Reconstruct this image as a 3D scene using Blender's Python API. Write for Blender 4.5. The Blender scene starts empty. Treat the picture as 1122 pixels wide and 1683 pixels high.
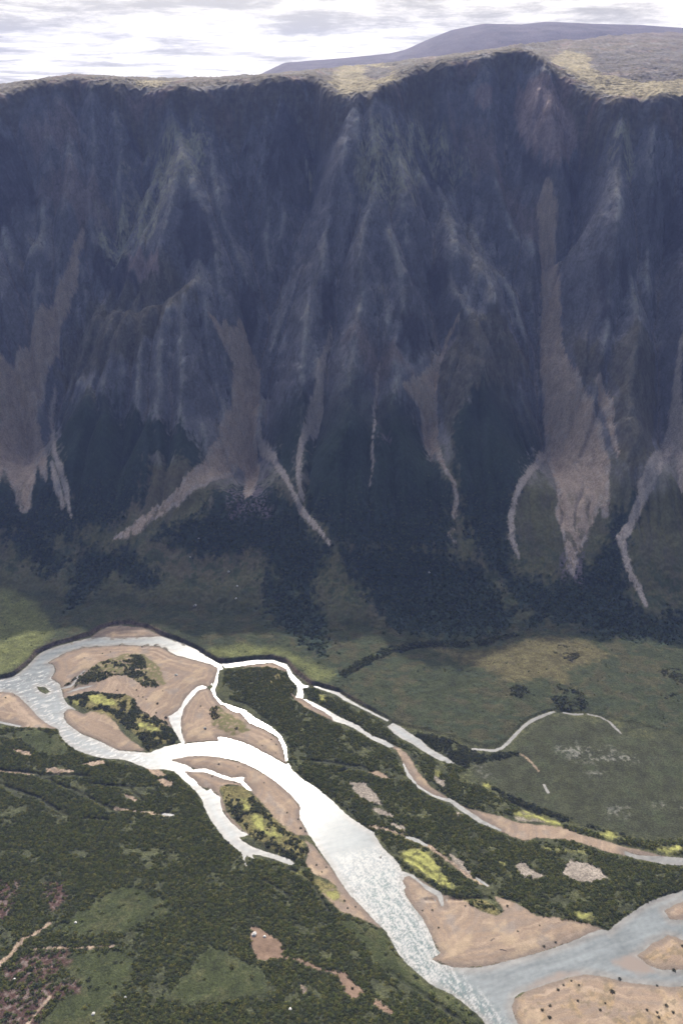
import bpy, math, random, time
import numpy as np
from mathutils import Vector

T0 = time.time()
R = math.radians
rng = np.random.default_rng(7)
random.seed(7)
SC = bpy.context.scene
COL = SC.collection

# ------------------------------------------------------------------ camera, sky, sun, exposure
PW, PH, FPX, HCAM = 1122.0, 1683.0, 1309.0, 700.0
HORIZON = 137.0
PITCH = math.atan((PH / 2 - HORIZON) / FPX)
cam_d = bpy.data.cameras.new('camera')
cam = bpy.data.objects.new('camera', cam_d)
COL.objects.link(cam)
SC.camera = cam
cam.location = (0, 0, HCAM)
cam.rotation_euler = (math.pi / 2 - PITCH, 0, 0)
cam_d.sensor_fit = 'VERTICAL'
cam_d.sensor_height = 36.0
cam_d.lens = FPX / PH * 36.0
cam_d.clip_start = 1.0
cam_d.clip_end = 60000.0

FWD = np.array([0, math.cos(PITCH), -math.sin(PITCH)])
UPV = np.array([0, math.sin(PITCH), math.cos(PITCH)])


def ray(px, py):
    px = np.asarray(px, float); py = np.asarray(py, float)
    d = FWD[None] * FPX + UPV[None] * (PH / 2 - py)[:, None]
    d[:, 0] += px - PW / 2
    return d


# the sun mirrors in the river at this spot, which gives its height and bearing
_g = ray([424], [1185])[0]
SUN_EL = math.atan2(-_g[2], math.hypot(_g[0], _g[1]))
SUN_AZ = math.atan2(_g[0], _g[1])
SUN_DIR = Vector((math.sin(SUN_AZ) * math.cos(SUN_EL), math.cos(SUN_AZ) * math.cos(SUN_EL), math.sin(SUN_EL)))

sun_d = bpy.data.lights.new('sun', 'SUN')
sun_d.energy = 3.8
sun_d.angle = R(0.5)
sun_d.color = (1.0, 0.93, 0.82)
sun = bpy.data.objects.new('sun', sun_d)
COL.objects.link(sun)
sun.rotation_euler = SUN_DIR.to_track_quat('Z', 'Y').to_euler()
sun.location = (0, 0, 1500)

SC.view_settings.view_transform = 'Standard'
SC.view_settings.look = 'None'
SC.view_settings.exposure = 0.45
SC.view_settings.gamma = 1.0
SC.view_settings.use_curve_mapping = False
SC.render.engine = 'CYCLES'
SC.cycles.use_denoising = True
SC.cycles.max_bounces = 5
SC.cycles.diffuse_bounces = 2
SC.cycles.glossy_bounces = 2
SC.cycles.volume_bounces = 0

W = bpy.data.worlds.new('World')
SC.world = W
W.use_nodes = True


class NT:
    """small helper to write node trees"""
    def __init__(s, tree):
        s.t = tree
        tree.nodes.clear()

    def n(s, typ, props=None, **ins):
        nd = s.t.nodes.new(typ)
        for k, v in (props or {}).items():
            setattr(nd, k, v)
        for k, v in ins.items():
            key = int(k[1:]) if k[0] == '_' else k.replace('__', ' ')
            if isinstance(v, bpy.types.NodeSocket):
                s.t.links.new(v, nd.inputs[key])
            else:
                nd.inputs[key].default_value = v
        return nd

    def math(s, op, a, b=None, clamp=False):
        nd = s.t.nodes.new('ShaderNodeMath'); nd.operation = op; nd.use_clamp = clamp
        for i, v in enumerate((a, b)):
            if v is None: continue
            if isinstance(v, bpy.types.NodeSocket): s.t.links.new(v, nd.inputs[i])
            else: nd.inputs[i].default_value = v
        return nd.outputs[0]

    def mix(s, f, a, b, mode='MIX'):
        nd = s.t.nodes.new('ShaderNodeMix'); nd.data_type = 'RGBA'; nd.blend_type = mode
        for key, v in ((0, f), (6, a), (7, b)):
            if isinstance(v, bpy.types.NodeSocket): s.t.links.new(v, nd.inputs[key])
            else: nd.inputs[key].default_value = v
        return nd.outputs[2]

    def rng(s, v, a, b, c, d):
        nd = s.t.nodes.new('ShaderNodeMapRange'); nd.interpolation_type = 'SMOOTHSTEP'
        s.t.links.new(v, nd.inputs[0])
        for i, q in enumerate((a, b, c, d)): nd.inputs[i + 1].default_value = q
        return nd.outputs[0]

    def noise(s, vec, scale, detail=5.0, rough=0.55, dist=0.0):
        nd = s.t.nodes.new('ShaderNodeTexNoise')
        s.t.links.new(vec, nd.inputs['Vector'])
        nd.inputs['Scale'].default_value = scale
        nd.inputs['Detail'].default_value = detail
        nd.inputs['Roughness'].default_value = rough
        nd.inputs['Distortion'].default_value = dist
        return nd.outputs[0]

    def scaled(s, vec, x, y, z):
        nd = s.t.nodes.new('ShaderNodeMapping'); nd.vector_type = 'POINT'
        s.t.links.new(vec, nd.inputs[0])
        nd.inputs['Scale'].default_value = (x, y, z)
        return nd.outputs[0]


w = NT(W.node_tree)
sky = w.n('ShaderNodeTexSky', dict(sky_type='NISHITA', sun_disc=False, sun_elevation=SUN_EL, sun_rotation=SUN_AZ,
                                   altitude=700.0, air_density=1.0, dust_density=1.0, ozone_density=1.2))
gen = w.n('ShaderNodeTexCoord').outputs['Generated']
sep = w.n('ShaderNodeSeparateXYZ', None, Vector=gen)
zz = w.math('ADD', w.math('MAXIMUM', sep.outputs[2], 0.0), 0.05)
cp = w.n('ShaderNodeCombineXYZ', None, X=w.math('DIVIDE', sep.outputs[0], zz), Y=w.math('DIVIDE', sep.outputs[1], zz), Z=0.0).outputs[0]
cov_n = w.noise(w.scaled(cp, 0.35, 0.55, 1), 1.0, 9.0, 0.6, 0.3)
low = w.rng(sep.outputs[2], 0.06, 0.40, 0.62, -0.05)          # the deck closes up towards the horizon
cov = w.rng(w.math('ADD', cov_n, low), 0.52, 0.70, 0.0, 1.0)
shade_n = w.noise(w.scaled(cp, 0.42, 0.36, 1), 1.6, 13.0, 0.70, 0.2)
lump = w.noise(w.scaled(gen, 5.0, 5.0, 17.0), 1.3, 10.0, 0.62, 0.2)
shade_n = w.math('ADD', w.math('MULTIPLY', shade_n, .62), w.math('MULTIPLY', lump, .38))
shade = w.rng(shade_n, 0.43, 0.58, 0.0, 1.0)
cloud_col = w.mix(shade, (6.6, 6.25, 5.7, 1), (14.6, 13.7, 12.4, 1))
# thin cloud shines round the sun and is dull on the far side of the sky
dotn = w.n('ShaderNodeVectorMath', dict(operation='DOT_PRODUCT'), _0=gen, _1=tuple(SUN_DIR)).outputs['Value']
dpos = w.math('MAXIMUM', dotn, 0.0)
side = w.rng(dotn, -0.3, 0.75, 0.12, 1.0)
glow = w.math('MULTIPLY', w.math('POWER', dpos, 18.0), 190.0)
veil = w.math('MULTIPLY', glow, w.rng(shade_n, 0.3, 0.6, 0.6, 1.0))
cloud_col = w.mix(1.0, cloud_col, w.n('ShaderNodeCombineColor', None, _0=side, _1=side, _2=side).outputs[0], 'MULTIPLY')
skyc = w.mix(cov, sky.outputs[0], cloud_col)
skyc = w.mix(1.0, skyc, w.n('ShaderNodeCombineColor', None, _0=veil, _1=w.math('MULTIPLY', veil, .97), _2=w.math('MULTIPLY', veil, .92)).outputs[0], 'ADD')
bg = w.n('ShaderNodeBackground', None, Color=skyc, Strength=0.07)
w.n('ShaderNodeOutputWorld', None, Surface=bg.outputs[0])

# ------------------------------------------------------------------ numeric helpers
_perm = rng.permutation(256).astype(np.int32)
_perm = np.concatenate([_perm, _perm])
_ang = rng.uniform(0, 2 * np.pi, 256)
_gx, _gy = np.cos(_ang).astype(np.float32), np.sin(_ang).astype(np.float32)


def gnoise(x, y, seed=0):
    x = np.asarray(x, np.float32) + np.float32(seed * 17.31)
    y = np.asarray(y, np.float32) + np.float32(seed * 9.77)
    xi = np.floor(x); yi = np.floor(y)
    fx = x - xi; fy = y - yi
    xi = xi.astype(np.int32) & 255; yi = yi.astype(np.int32) & 255
    x1 = (xi + 1) & 255; y1 = (yi + 1) & 255
    def g(a, b, dx, dy):
        h = _perm[_perm[a] + b]
        return _gx[h] * dx + _gy[h] * dy
    u = fx * fx * fx * (fx * (fx * 6 - 15) + 10)
    v = fy * fy * fy * (fy * (fy * 6 - 15) + 10)
    a = g(xi, yi, fx, fy); b = g(x1, yi, fx - 1, fy)
    c = g(xi, y1, fx, fy - 1); d = g(x1, y1, fx - 1, fy - 1)
    return ((a + (b - a) * u) + ((c + (d - c) * u) - (a + (b - a) * u)) * v) * 1.5


def fbm(x, y, octv=5, seed=0, gain=0.5, lac=2.03):
    s = 0; a = 1.0; t = 0
    for i in range(octv):
        s = s + a * gnoise(x * lac ** i, y * lac ** i, seed + i * 3)
        t += a; a *= gain
    return s / t


def ridged(x, y, octv=5, seed=0, gain=0.55, lac=2.03):
    s = 0; a = 1.0; t = 0; prev = 1.0
    for i in range(octv):
        r = 1 - np.abs(gnoise(x * lac ** i, y * lac ** i, seed + i * 3)) * 1.6
        r = np.clip(r, 0, 1); r = r * r
        s = s + a * r * prev
        prev = np.clip(r * 1.4, 0, 1)
        t += a; a *= gain
    return s / t


def sst(e0, e1, v):
    t = np.clip((v - e0) / (e1 - e0), 0, 1)
    return t * t * (3 - 2 * t)


# ------------------------------------------------------------------ terrain grid
def axis(dense, coarse):
    return np.unique(np.round(np.concatenate([dense] + coarse), 3))


def grow(a, b, s0, k):
    out = [a]; s = s0; sg = 1 if b > a else -1
    while (b - out[-1]) * sg > 0:
        out.append(out[-1] + sg * s); s *= k
    return np.array(out)


XS = axis(np.arange(-500, 500.1, 1.2), [grow(500, 700, 1.6, 1.004), grow(-500, -700, 1.6, 1.004), grow(701, 3500, 3, 1.06), grow(-701, -3500, 3, 1.06)])
YS = axis(np.arange(335, 950, 1.0), [np.arange(950, 1720, 1.12), grow(1720, 3400, 1.6, 1.018), grow(335, -1400, 1.5, 1.09)])
X, Y = np.meshgrid(XS.astype(np.float32), YS.astype(np.float32))
NY, NX = X.shape


def on_plane(pts, z=0.15):
    p = np.asarray(pts, float); d = ray(p[:, 0], p[:, 1])
    t = (z - HCAM) / d[:, 2]
    return np.stack([d[:, 0] * t, d[:, 1] * t], 1)


def at_dist(px, py, D):
    d = ray(px, py); t = np.asarray(D, float) / d[:, 1]
    return d[:, 0] * t, d[:, 1] * t, HCAM + d[:, 2] * t


def sample(Z, x, y):
    j = np.clip(np.searchsorted(XS, x) - 1, 0, NX - 2); i = np.clip(np.searchsorted(YS, y) - 1, 0, NY - 2)
    u = np.clip((x - XS[j]) / (XS[j + 1] - XS[j]), 0, 1); v = np.clip((y - YS[i]) / (YS[i + 1] - YS[i]), 0, 1)
    return (Z[i, j] * (1 - u) + Z[i, j + 1] * u) * (1 - v) + (Z[i + 1, j] * (1 - u) + Z[i + 1, j + 1] * u) * v


def on_terrain(pts, Z):
    p = np.asarray(pts, float); d = ray(p[:, 0], p[:, 1])
    ys = np.arange(336, 3000, 2.0)
    t = ys[None] / d[:, 1:2]
    xx = d[:, 0:1] * t; zz_ = HCAM + d[:, 2:3] * t
    below = zz_ < sample(Z, xx, np.broadcast_to(ys[None], xx.shape))
    k = np.argmax(below, 1); k[~below.any(1)] = len(ys) - 1
    r = np.arange(len(p))
    return np.stack([xx[r, k], ys[k]], 1)


def poly_sd(P, pad=40):
    """signed distance (m) to a ground polygon over the grid, negative inside; +999 far away"""
    P = np.asarray(P, np.float32)
    out = np.full((NY, NX), 999.0, np.float32)
    j0, j1 = np.searchsorted(XS, [P[:, 0].min() - pad, P[:, 0].max() + pad])
    i0, i1 = np.searchsorted(YS, [P[:, 1].min() - pad, P[:, 1].max() + pad])
    if j1 <= j0 or i1 <= i0: return out
    x = X[i0:i1, j0:j1]; y = Y[i0:i1, j0:j1]
    d2 = np.full(x.shape, 1e12, np.float32); ins = np.zeros(x.shape, bool)
    n = len(P)
    for k in range(n):
        ax, ay = P[k]; bx, by = P[(k + 1) % n]
        ex, ey = bx - ax, by - ay
        L = ex * ex + ey * ey + 1e-9
        t = np.clip(((x - ax) * ex + (y - ay) * ey) / L, 0, 1)
        d2 = np.minimum(d2, (x - ax - t * ex) ** 2 + (y - ay - t * ey) ** 2)
        if by != ay:
            c = ((ay > y) != (by > y)) & (x < (bx - ax) * (y - ay) / (by - ay) + ax)
            ins ^= c
    d = np.sqrt(d2); out[i0:i1, j0:j1] = np.where(ins, -d, d)
    return out


def line_sd(P, Wd, pad=60, ysc=1.0):
    """distance to a ground polyline minus its half width"""
    P = np.asarray(P, np.float32); Wd = np.broadcast_to(np.asarray(Wd, np.float32), (len(P),))
    pad = pad + Wd.max()
    out = np.full((NY, NX), 999.0, np.float32)
    j0, j1 = np.searchsorted(XS, [P[:, 0].min() - pad, P[:, 0].max() + pad])
    i0, i1 = np.searchsorted(YS, [P[:, 1].min() - pad, P[:, 1].max() + pad])
    if j1 <= j0 or i1 <= i0: return out
    x = X[i0:i1, j0:j1]; y = Y[i0:i1, j0:j1] * ysc
    best = np.full(x.shape, 999.0, np.float32)
    for k in range(len(P) - 1):
        ax, ay = P[k][0], P[k][1] * ysc; ex, ey = P[k + 1][0] - ax, P[k + 1][1] * ysc - ay
        L = ex * ex + ey * ey + 1e-9
        t = np.clip(((x - ax) * ex + (y - ay) * ey) / L, 0, 1)
        d = np.sqrt((x - ax - t * ex) ** 2 + (y - ay - t * ey) ** 2) - (Wd[k] + t * (Wd[k + 1] - Wd[k]))
        best = np.minimum(best, d)
    out[i0:i1, j0:j1] = best
    return out


# ---- large shape: wall between a foot line and a rim, plateau between the rim and its skyline
RIM = np.array([(-400, 190, 1560), (-120, 172, 1570), (0, 152, 1590), (60, 135, 1650), (120, 126, 1665), (180, 128, 1650), (222, 139, 1640), (300, 137, 1630), (340, 134, 1625),
                (430, 128, 1630), (515, 121, 1640), (530, 138, 1590), (560, 158, 1560), (610, 153, 1560), (655, 126, 1595), (690, 107, 1640), (760, 94, 1675),
                (860, 79, 1700), (900, 95, 1665), (932, 118, 1620), (960, 140, 1580), (1000, 157, 1540), (1060, 161, 1535), (1122, 156, 1525), (1300, 160, 1520), (1600, 160, 1520)], float)
rx, ry, rz = at_dist(RIM[:, 0], RIM[:, 1], RIM[:, 2])
SKYL = np.array([(-400, 165, 1850), (-120, 152, 1850), (0, 138, 1850), (60, 129, 1850), (120, 121, 1800), (200, 126, 1860), (300, 129, 2000), (430, 123, 2000), (520, 113, 2000), (600, 106, 2100),
                 (680, 97, 2100), (760, 87, 2100), (860, 73, 2150), (950, 62, 2300), (1050, 54, 2400), (1122, 51, 2500), (1300, 50, 2500), (1600, 60, 2500)], float)
sx, sy, sz = at_dist(SKYL[:, 0], SKYL[:, 1], SKYL[:, 2])
o = np.argsort(rx); rx, ry, rz = rx[o], ry[o], rz[o]
o = np.argsort(sx); sx, sy, sz = sx[o], sy[o], sz[o]
YR = np.interp(XS, rx, ry); ZR = np.interp(XS, rx, rz)
YK = np.maximum(np.interp(XS, sx, sy), YR + 60); ZK = np.interp(XS, sx, sz)
foot = on_plane([(-300, 985), (0, 985), (300, 1005), (560, 1035), (800, 1035), (1122, 1045), (1500, 1045)], 7)
YF = np.interp(XS, foot[:, 0], foot[:, 1])
# ragged rim
YR = YR + 7 * fbm(XS / 26.0, XS * 0, 4, 91)
tt = (Y - YF[None]) / (YR - YF)[None]
PT = [(-9, 0), (0, 0), (.12, .045), (.25, .135), (.40, .285), (.55, .465), (.75, .705), (.9, .885), (1, 1)]
prof = np.interp(tt, [p[0] for p in PT], [p[1] for p in PT])
prof = np.where((tt > 0) & (tt < .12), .045 * (tt / .12) ** 1.5, prof)
ks = np.clip((Y - YR[None]) / (YK - YR)[None], 0, None)
plat = ZR[None] + (ZK - ZR)[None] * np.clip(ks, 0, 1) - np.clip(Y - YK[None], 0, None) * 0.07
Z = np.where(tt < 1, ZR[None] * prof, plat).astype(np.float32)
wallf = sst(0.10, 0.35, tt) * np.exp(-np.clip(Y - YR[None], 0, None) / 16.0)

# ---- gullies (traced from the photograph, laid on the large shape): points, depth, half width in metres
GULLY = [
    ([(222, 138), (210, 230), (180, 310), (150, 380), (118, 450), (85, 540), (55, 610), (20, 690)], 34, 42),
    ([(20, 170), (62, 270), (78, 340), (62, 460), (55, 560)], 18, 26),
    ([(125, 140), (142, 230), (118, 330), (128, 400)], 15, 22),
    ([(160, 140), (178, 200), (190, 280)], 10, 14),
    ([(80, 150), (100, 220), (75, 300)], 10, 16),
    ([(-40, 200), (-10, 330), (30, 440), (40, 540)], 16, 30),
    ([(372, 140), (405, 215), (418, 300), (445, 365), (425, 430), (408, 500), (402, 560), (405, 640), (405, 700)], 44, 46),
    ([(300, 140), (345, 200), (385, 225), (405, 260)], 22, 24),
    ([(520, 125), (495, 230), (470, 310), (448, 366)], 38, 34),
    ([(448, 366), (470, 350), (478, 300)], 12, 16),
    ([(222, 140), (270, 205), (240, 260), (205, 300), (170, 345)], 22, 18),
    ([(545, 330), (550, 400), (548, 460), (538, 540), (527, 620), (522, 680)], 22, 20),
    ([(600, 290), (570, 340), (552, 400)], 16, 14),
    ([(640, 300), (628, 400), (622, 520), (618, 640)], 12, 20),
    ([(690, 240), (735, 320), (712, 420), (735, 500), (712, 620), (700, 680)], 20, 24),
    ([(660, 360), (640, 300), (655, 215)], 10, 18),
    ([(700, 112), (742, 190), (795, 270), (845, 330), (890, 395), (903, 500), (905, 590), (920, 680)], 40, 46),
    ([(925, 112), (968, 160), (980, 225), (958, 280), (915, 310), (893, 390)], 46, 24),
    ([(838, 100), (832, 180), (845, 250), (870, 290), (915, 310)], 26, 20),
    ([(740, 410), (800, 480), (860, 540), (900, 590)], 12, 16),
    ([(760, 380), (800, 420), (850, 490)], 8, 10),
    ([(1050, 170), (1048, 230), (1075, 300), (1065, 380), (1035, 470), (1005, 560), (990, 650)], 22, 22),
    ([(1075, 170), (1078, 240), (1072, 330)], 12, 10),
    ([(1130, 170), (1112, 270), (1098, 350), (1090, 430), (1108, 540), (1110, 660)], 30, 28),
    ([(985, 360), (960, 400), (925, 480)], 12, 12),
    ([(155, 408), (170, 428), (210, 446), (262, 446), (290, 430)], 22, 11),
    ([(330, 470), (370, 500), (400, 545)], 12, 14),
    ([(290, 380), (320, 330), (300, 280)], 7, 12),
    ([(360, 350), (345, 420), (375, 520)], 10, 14),
    ([(150, 600), (190, 640), (200, 720)], 8, 14),
]
STEP = 2.0
ex = np.arange(-740, 740.1, STEP); ey = np.arange(860, 1760, STEP)


def regrid(A, xs0, ys0, xs1, ys1):
    j = np.clip(np.searchsorted(xs0, xs1) - 1, 0, len(xs0) - 2); i = np.clip(np.searchsorted(ys0, ys1) - 1, 0, len(ys0) - 2)
    u = np.clip((xs1 - xs0[j]) / (xs0[j + 1] - xs0[j]), 0, 1)[None]; v = np.clip((ys1 - ys0[i]) / (ys0[i + 1] - ys0[i]), 0, 1)[:, None]
    return ((A[np.ix_(i, j)] * (1 - u) + A[np.ix_(i, j + 1)] * u) * (1 - v) + (A[np.ix_(i + 1, j)] * (1 - u) + A[np.ix_(i + 1, j + 1)] * u) * v).astype(np.float32)


H0 = regrid(Z.astype(float), XS, YS, ex, ey).astype(float); ET = regrid(tt.astype(float), XS, YS, ex, ey).astype(float)
EX, EY = np.meshgrid(ex, ey)
wob = fbm(EX / 60, EY / 60, 3, 40) * 14; wob2 = fbm(EX / 60, EY / 60, 3, 44) * 14


def edist(P, ysc=.8):
    best = np.full(EX.shape, 1e9); x = EX + wob; y = (EY + wob2) * ysc
    for k in range(len(P) - 1):
        ax, ay = P[k][0], P[k][1] * ysc; dx, dy = P[k + 1][0] - ax, P[k + 1][1] * ysc - ay
        t = np.clip(((x - ax) * dx + (y - ay) * dy) / (dx * dx + dy * dy + 1e-9), 0, 1)
        best = np.minimum(best, np.hypot(x - ax - t * dx, y - ay - t * dy))
    return best


car = np.zeros_like(H0)
for pts, dep, wd in GULLY:
    d = edist(on_terrain(pts, Z))
    car = np.maximum(car, dep * 2.9 * np.clip(1 - d / (2.4 * wd), 0, 1) ** 1.1)
ecl = sst(.2, .42, ET)
# steep hollows in the wall, and the blocks that stand out of them
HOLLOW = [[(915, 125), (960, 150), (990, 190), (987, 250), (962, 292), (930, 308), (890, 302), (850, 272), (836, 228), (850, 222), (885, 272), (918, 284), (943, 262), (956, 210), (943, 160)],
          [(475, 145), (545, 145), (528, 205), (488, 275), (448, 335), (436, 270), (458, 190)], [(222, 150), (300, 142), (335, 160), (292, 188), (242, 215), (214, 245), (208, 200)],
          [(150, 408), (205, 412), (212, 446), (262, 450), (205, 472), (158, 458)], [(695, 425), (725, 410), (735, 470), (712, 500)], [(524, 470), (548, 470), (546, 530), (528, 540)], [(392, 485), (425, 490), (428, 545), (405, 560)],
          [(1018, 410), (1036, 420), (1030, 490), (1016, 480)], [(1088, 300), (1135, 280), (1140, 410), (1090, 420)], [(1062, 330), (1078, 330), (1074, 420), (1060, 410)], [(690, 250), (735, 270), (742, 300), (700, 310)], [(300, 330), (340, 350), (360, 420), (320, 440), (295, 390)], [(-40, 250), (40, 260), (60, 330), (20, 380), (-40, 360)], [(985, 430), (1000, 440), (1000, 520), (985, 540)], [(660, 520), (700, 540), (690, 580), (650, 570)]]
BLOCK = [[(850, 145), (885, 128), (915, 140), (940, 160), (948, 215), (932, 258), (915, 276), (882, 258), (857, 225), (846, 190)], [(212, 418), (262, 412), (260, 448), (215, 446)]]


def wall_union(lst):
    d = np.full((NY, NX), 999.0, np.float32)
    for P in lst: d = np.minimum(d, poly_sd(on_terrain(P, Z), 60))
    return d


hol = regrid(wall_union(HOLLOW), XS, YS, ex, ey) + .35 * wob; blk = regrid(wall_union(BLOCK), XS, YS, ex, ey) + .2 * wob
car = car + 32 * sst(9, -12, hol) - 14 * sst(6, -10, blk)
H = H0 - car * ecl * (.5 + .5 * sst(1.0, .9, ET)) + ecl * (12 * fbm(EX / 70, EY / 90, 4, 11)) + 1.5 * fbm(EX / 9, EY / 9, 3, 13)
# hard and soft rock, then running water: each pass drains the wall row by row and cuts where the flow is strong
hard = np.exp(1.3 * fbm(EX / 45, EY / 70, 4, 17) + .6 * fbm((EX + .5 * EY) / 18, (EY - .5 * EX) / 60, 3, 19))
act = sst(.20, .45, ET) * sst(1.10, 1.0, ET)
for it in range(120):
    big = it < 85
    A = np.ones_like(H)
    for r in range(len(ey) - 1, 0, -1):
        a = A[r]; hh_ = H[r]; g = H[r - 1]
        s0 = np.maximum(hh_ - g, 0.01); sl_ = np.zeros_like(s0); sr_ = np.zeros_like(s0)
        sl_[1:] = np.maximum(hh_[1:] - g[:-1], 0) / 1.414; sr_[:-1] = np.maximum(hh_[:-1] - g[1:], 0) / 1.414
        w0 = s0 ** 4; wl = sl_ ** 4; wr = sr_ ** 4; ws = w0 + wl + wr
        A[r - 1] += a * w0 / ws
        A[r - 1][:-1] += (a * wl / ws)[1:]; A[r - 1][1:] += (a * wr / ws)[:-1]
    S = np.zeros_like(H); S[1:] = np.clip((H[1:] - H[:-1]) / STEP, 0, 2.2)
    H -= np.clip((.068 if big else .026) * np.clip(A - (6 if big else 0), 0, 3000) ** .5 * S * hard * act, 0, 1.5)
    lap = np.zeros_like(H); lap[:, 1:-1] = H[:, 2:] + H[:, :-2] - 2 * H[:, 1:-1]
    lap[1:-1] += .5 * (H[2:] + H[:-2] - 2 * H[1:-1])
    H += (.19 if big else .05) * lap * act
    dx = np.diff(H, axis=1); e_ = np.sign(dx) * np.maximum(np.abs(dx) - 1.2 * STEP, 0) * .25
    H[:, :-1] += e_; H[:, 1:] -= e_
cliff = sst(0.26, 0.5, tt)
relief = regrid(H - H0, ex, ey, XS, YS)
flowm = regrid(np.log1p(A), ex, ey, XS, YS)
edge = sst(735, 690, np.abs(X)) * sst(1750, 1700, Y) * sst(865, 900, Y)
relief = relief * edge
flowm = flowm * edge
wx = 9 * fbm(X / 55, Y / 55, 3, 40)
fb1 = fbm(X / 26, Y / 26, 6, 31, 0.6)
rg3 = ridged((X + 0.6 * wx) / 17, (Y + .3 * X) / 40, 4, 51)
rgs = ridged((X + wx) / 30, Y / 60, 5, 57)
def billow(x, y, octv, seed, gain=.5):
    q = 0; a = 1.0; t = 0
    for i in range(octv):
        q = q + a * np.abs(gnoise(x * 2.1 ** i, y * 2.1 ** i, seed + 5 * i)); t += a; a *= gain
    return q / t


lean = .55 * gnoise(X / 130, Y / 130, 77)                     # joints lean one way or the other along the wall
xl = X + lean * Y * .0 + .35 * wx
bl1 = billow((xl + .45 * Y) / 34, (Y - .3 * X) / 75, 5, 601)
bl2 = billow((xl - .40 * Y) / 30, (Y + .3 * X) / 70, 5, 621)
sel = sst(-.25, .25, fbm(X / 80, Y / 80, 3, 641))
bl = bl1 * sel + bl2 * (1 - sel)
blf = billow(xl / 9, Y / 17, 3, 661)
relief = relief + cliff * edge * (2.0 * fb1 + 15.0 * (bl - .3) + 4.5 * (blf - .3))
zt = Z + relief + 16 * fbm(X / 80, Y / 80, 3, 61)
stp = (zt / 27.0) % 1.0
relief = relief + cliff * edge * sst(0, .35, fbm(X / 60, Y / 60, 3, 63)) * 4.5 * (sst(0.0, 0.45, stp) - stp)
Z = Z + np.where(tt < 1, 1, np.exp(-np.clip(Y - YR[None], 0, None) / 20.0)) * relief
plf = sst(1.0, 1.04, tt)
Z = Z + plf * (5 * fbm(X / 60, Y / 60, 6, 71, .55) + 3 * (ridged(X / 17, Y / 17, 4, 73) - .6) + 7 * np.clip(fbm(X / 140, Y / 140, 4, 75), -1, .2)) * np.exp(-np.clip(Y - 2600, 0, None) / 900)
ap = sst(0.0, 0.05, tt) * (1 - sst(.22, .4, tt))
Z = Z + ap * (3.0 * fbm(X / 45, Y / 60, 4, 81) + 0.9 * fbm(X / 7, Y / 7, 3, 83))
Z = Z.astype(np.float32)
print('relief', round(time.time() - T0, 1))

# steepness of the finished wall, broad and fine
def steep(A, k):
    if k > 1:
        c = np.cumsum(np.cumsum(np.pad(A.astype(np.float64), ((k, k), (k, k)), mode='edge'), 0), 1)
        B = (c[2 * k:, 2 * k:] - c[:-2 * k, 2 * k:] - c[2 * k:, :-2 * k] + c[:-2 * k, :-2 * k]) / (4 * k * k)
        A = B[:A.shape[0], :A.shape[1]]
    gy = np.gradient(A, YS, axis=0); gx = np.gradient(A, XS, axis=1)
    return np.degrees(np.arctan(np.hypot(gx, gy))).astype(np.float32)


ST1, ST2 = steep(Z, 6), steep(Z, 2)
_c = np.cumsum(np.cumsum(np.pad(Z.astype(np.float64), ((12, 12), (12, 12)), mode='edge'), 0), 1)
steep_mean = ((_c[24:, 24:] - _c[:-24, 24:] - _c[24:, :-24] + _c[:-24, :-24]) / 576)[:NY, :NX].astype(np.float32)   # the wall smoothed over 24 cells
print('steepness', np.percentile(ST1[(tt > .3) & (tt < 1)], [5, 25, 50, 75, 95]), np.percentile(ST2[(tt > .3) & (tt < 1)], [5, 25, 50, 75, 95]))
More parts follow.
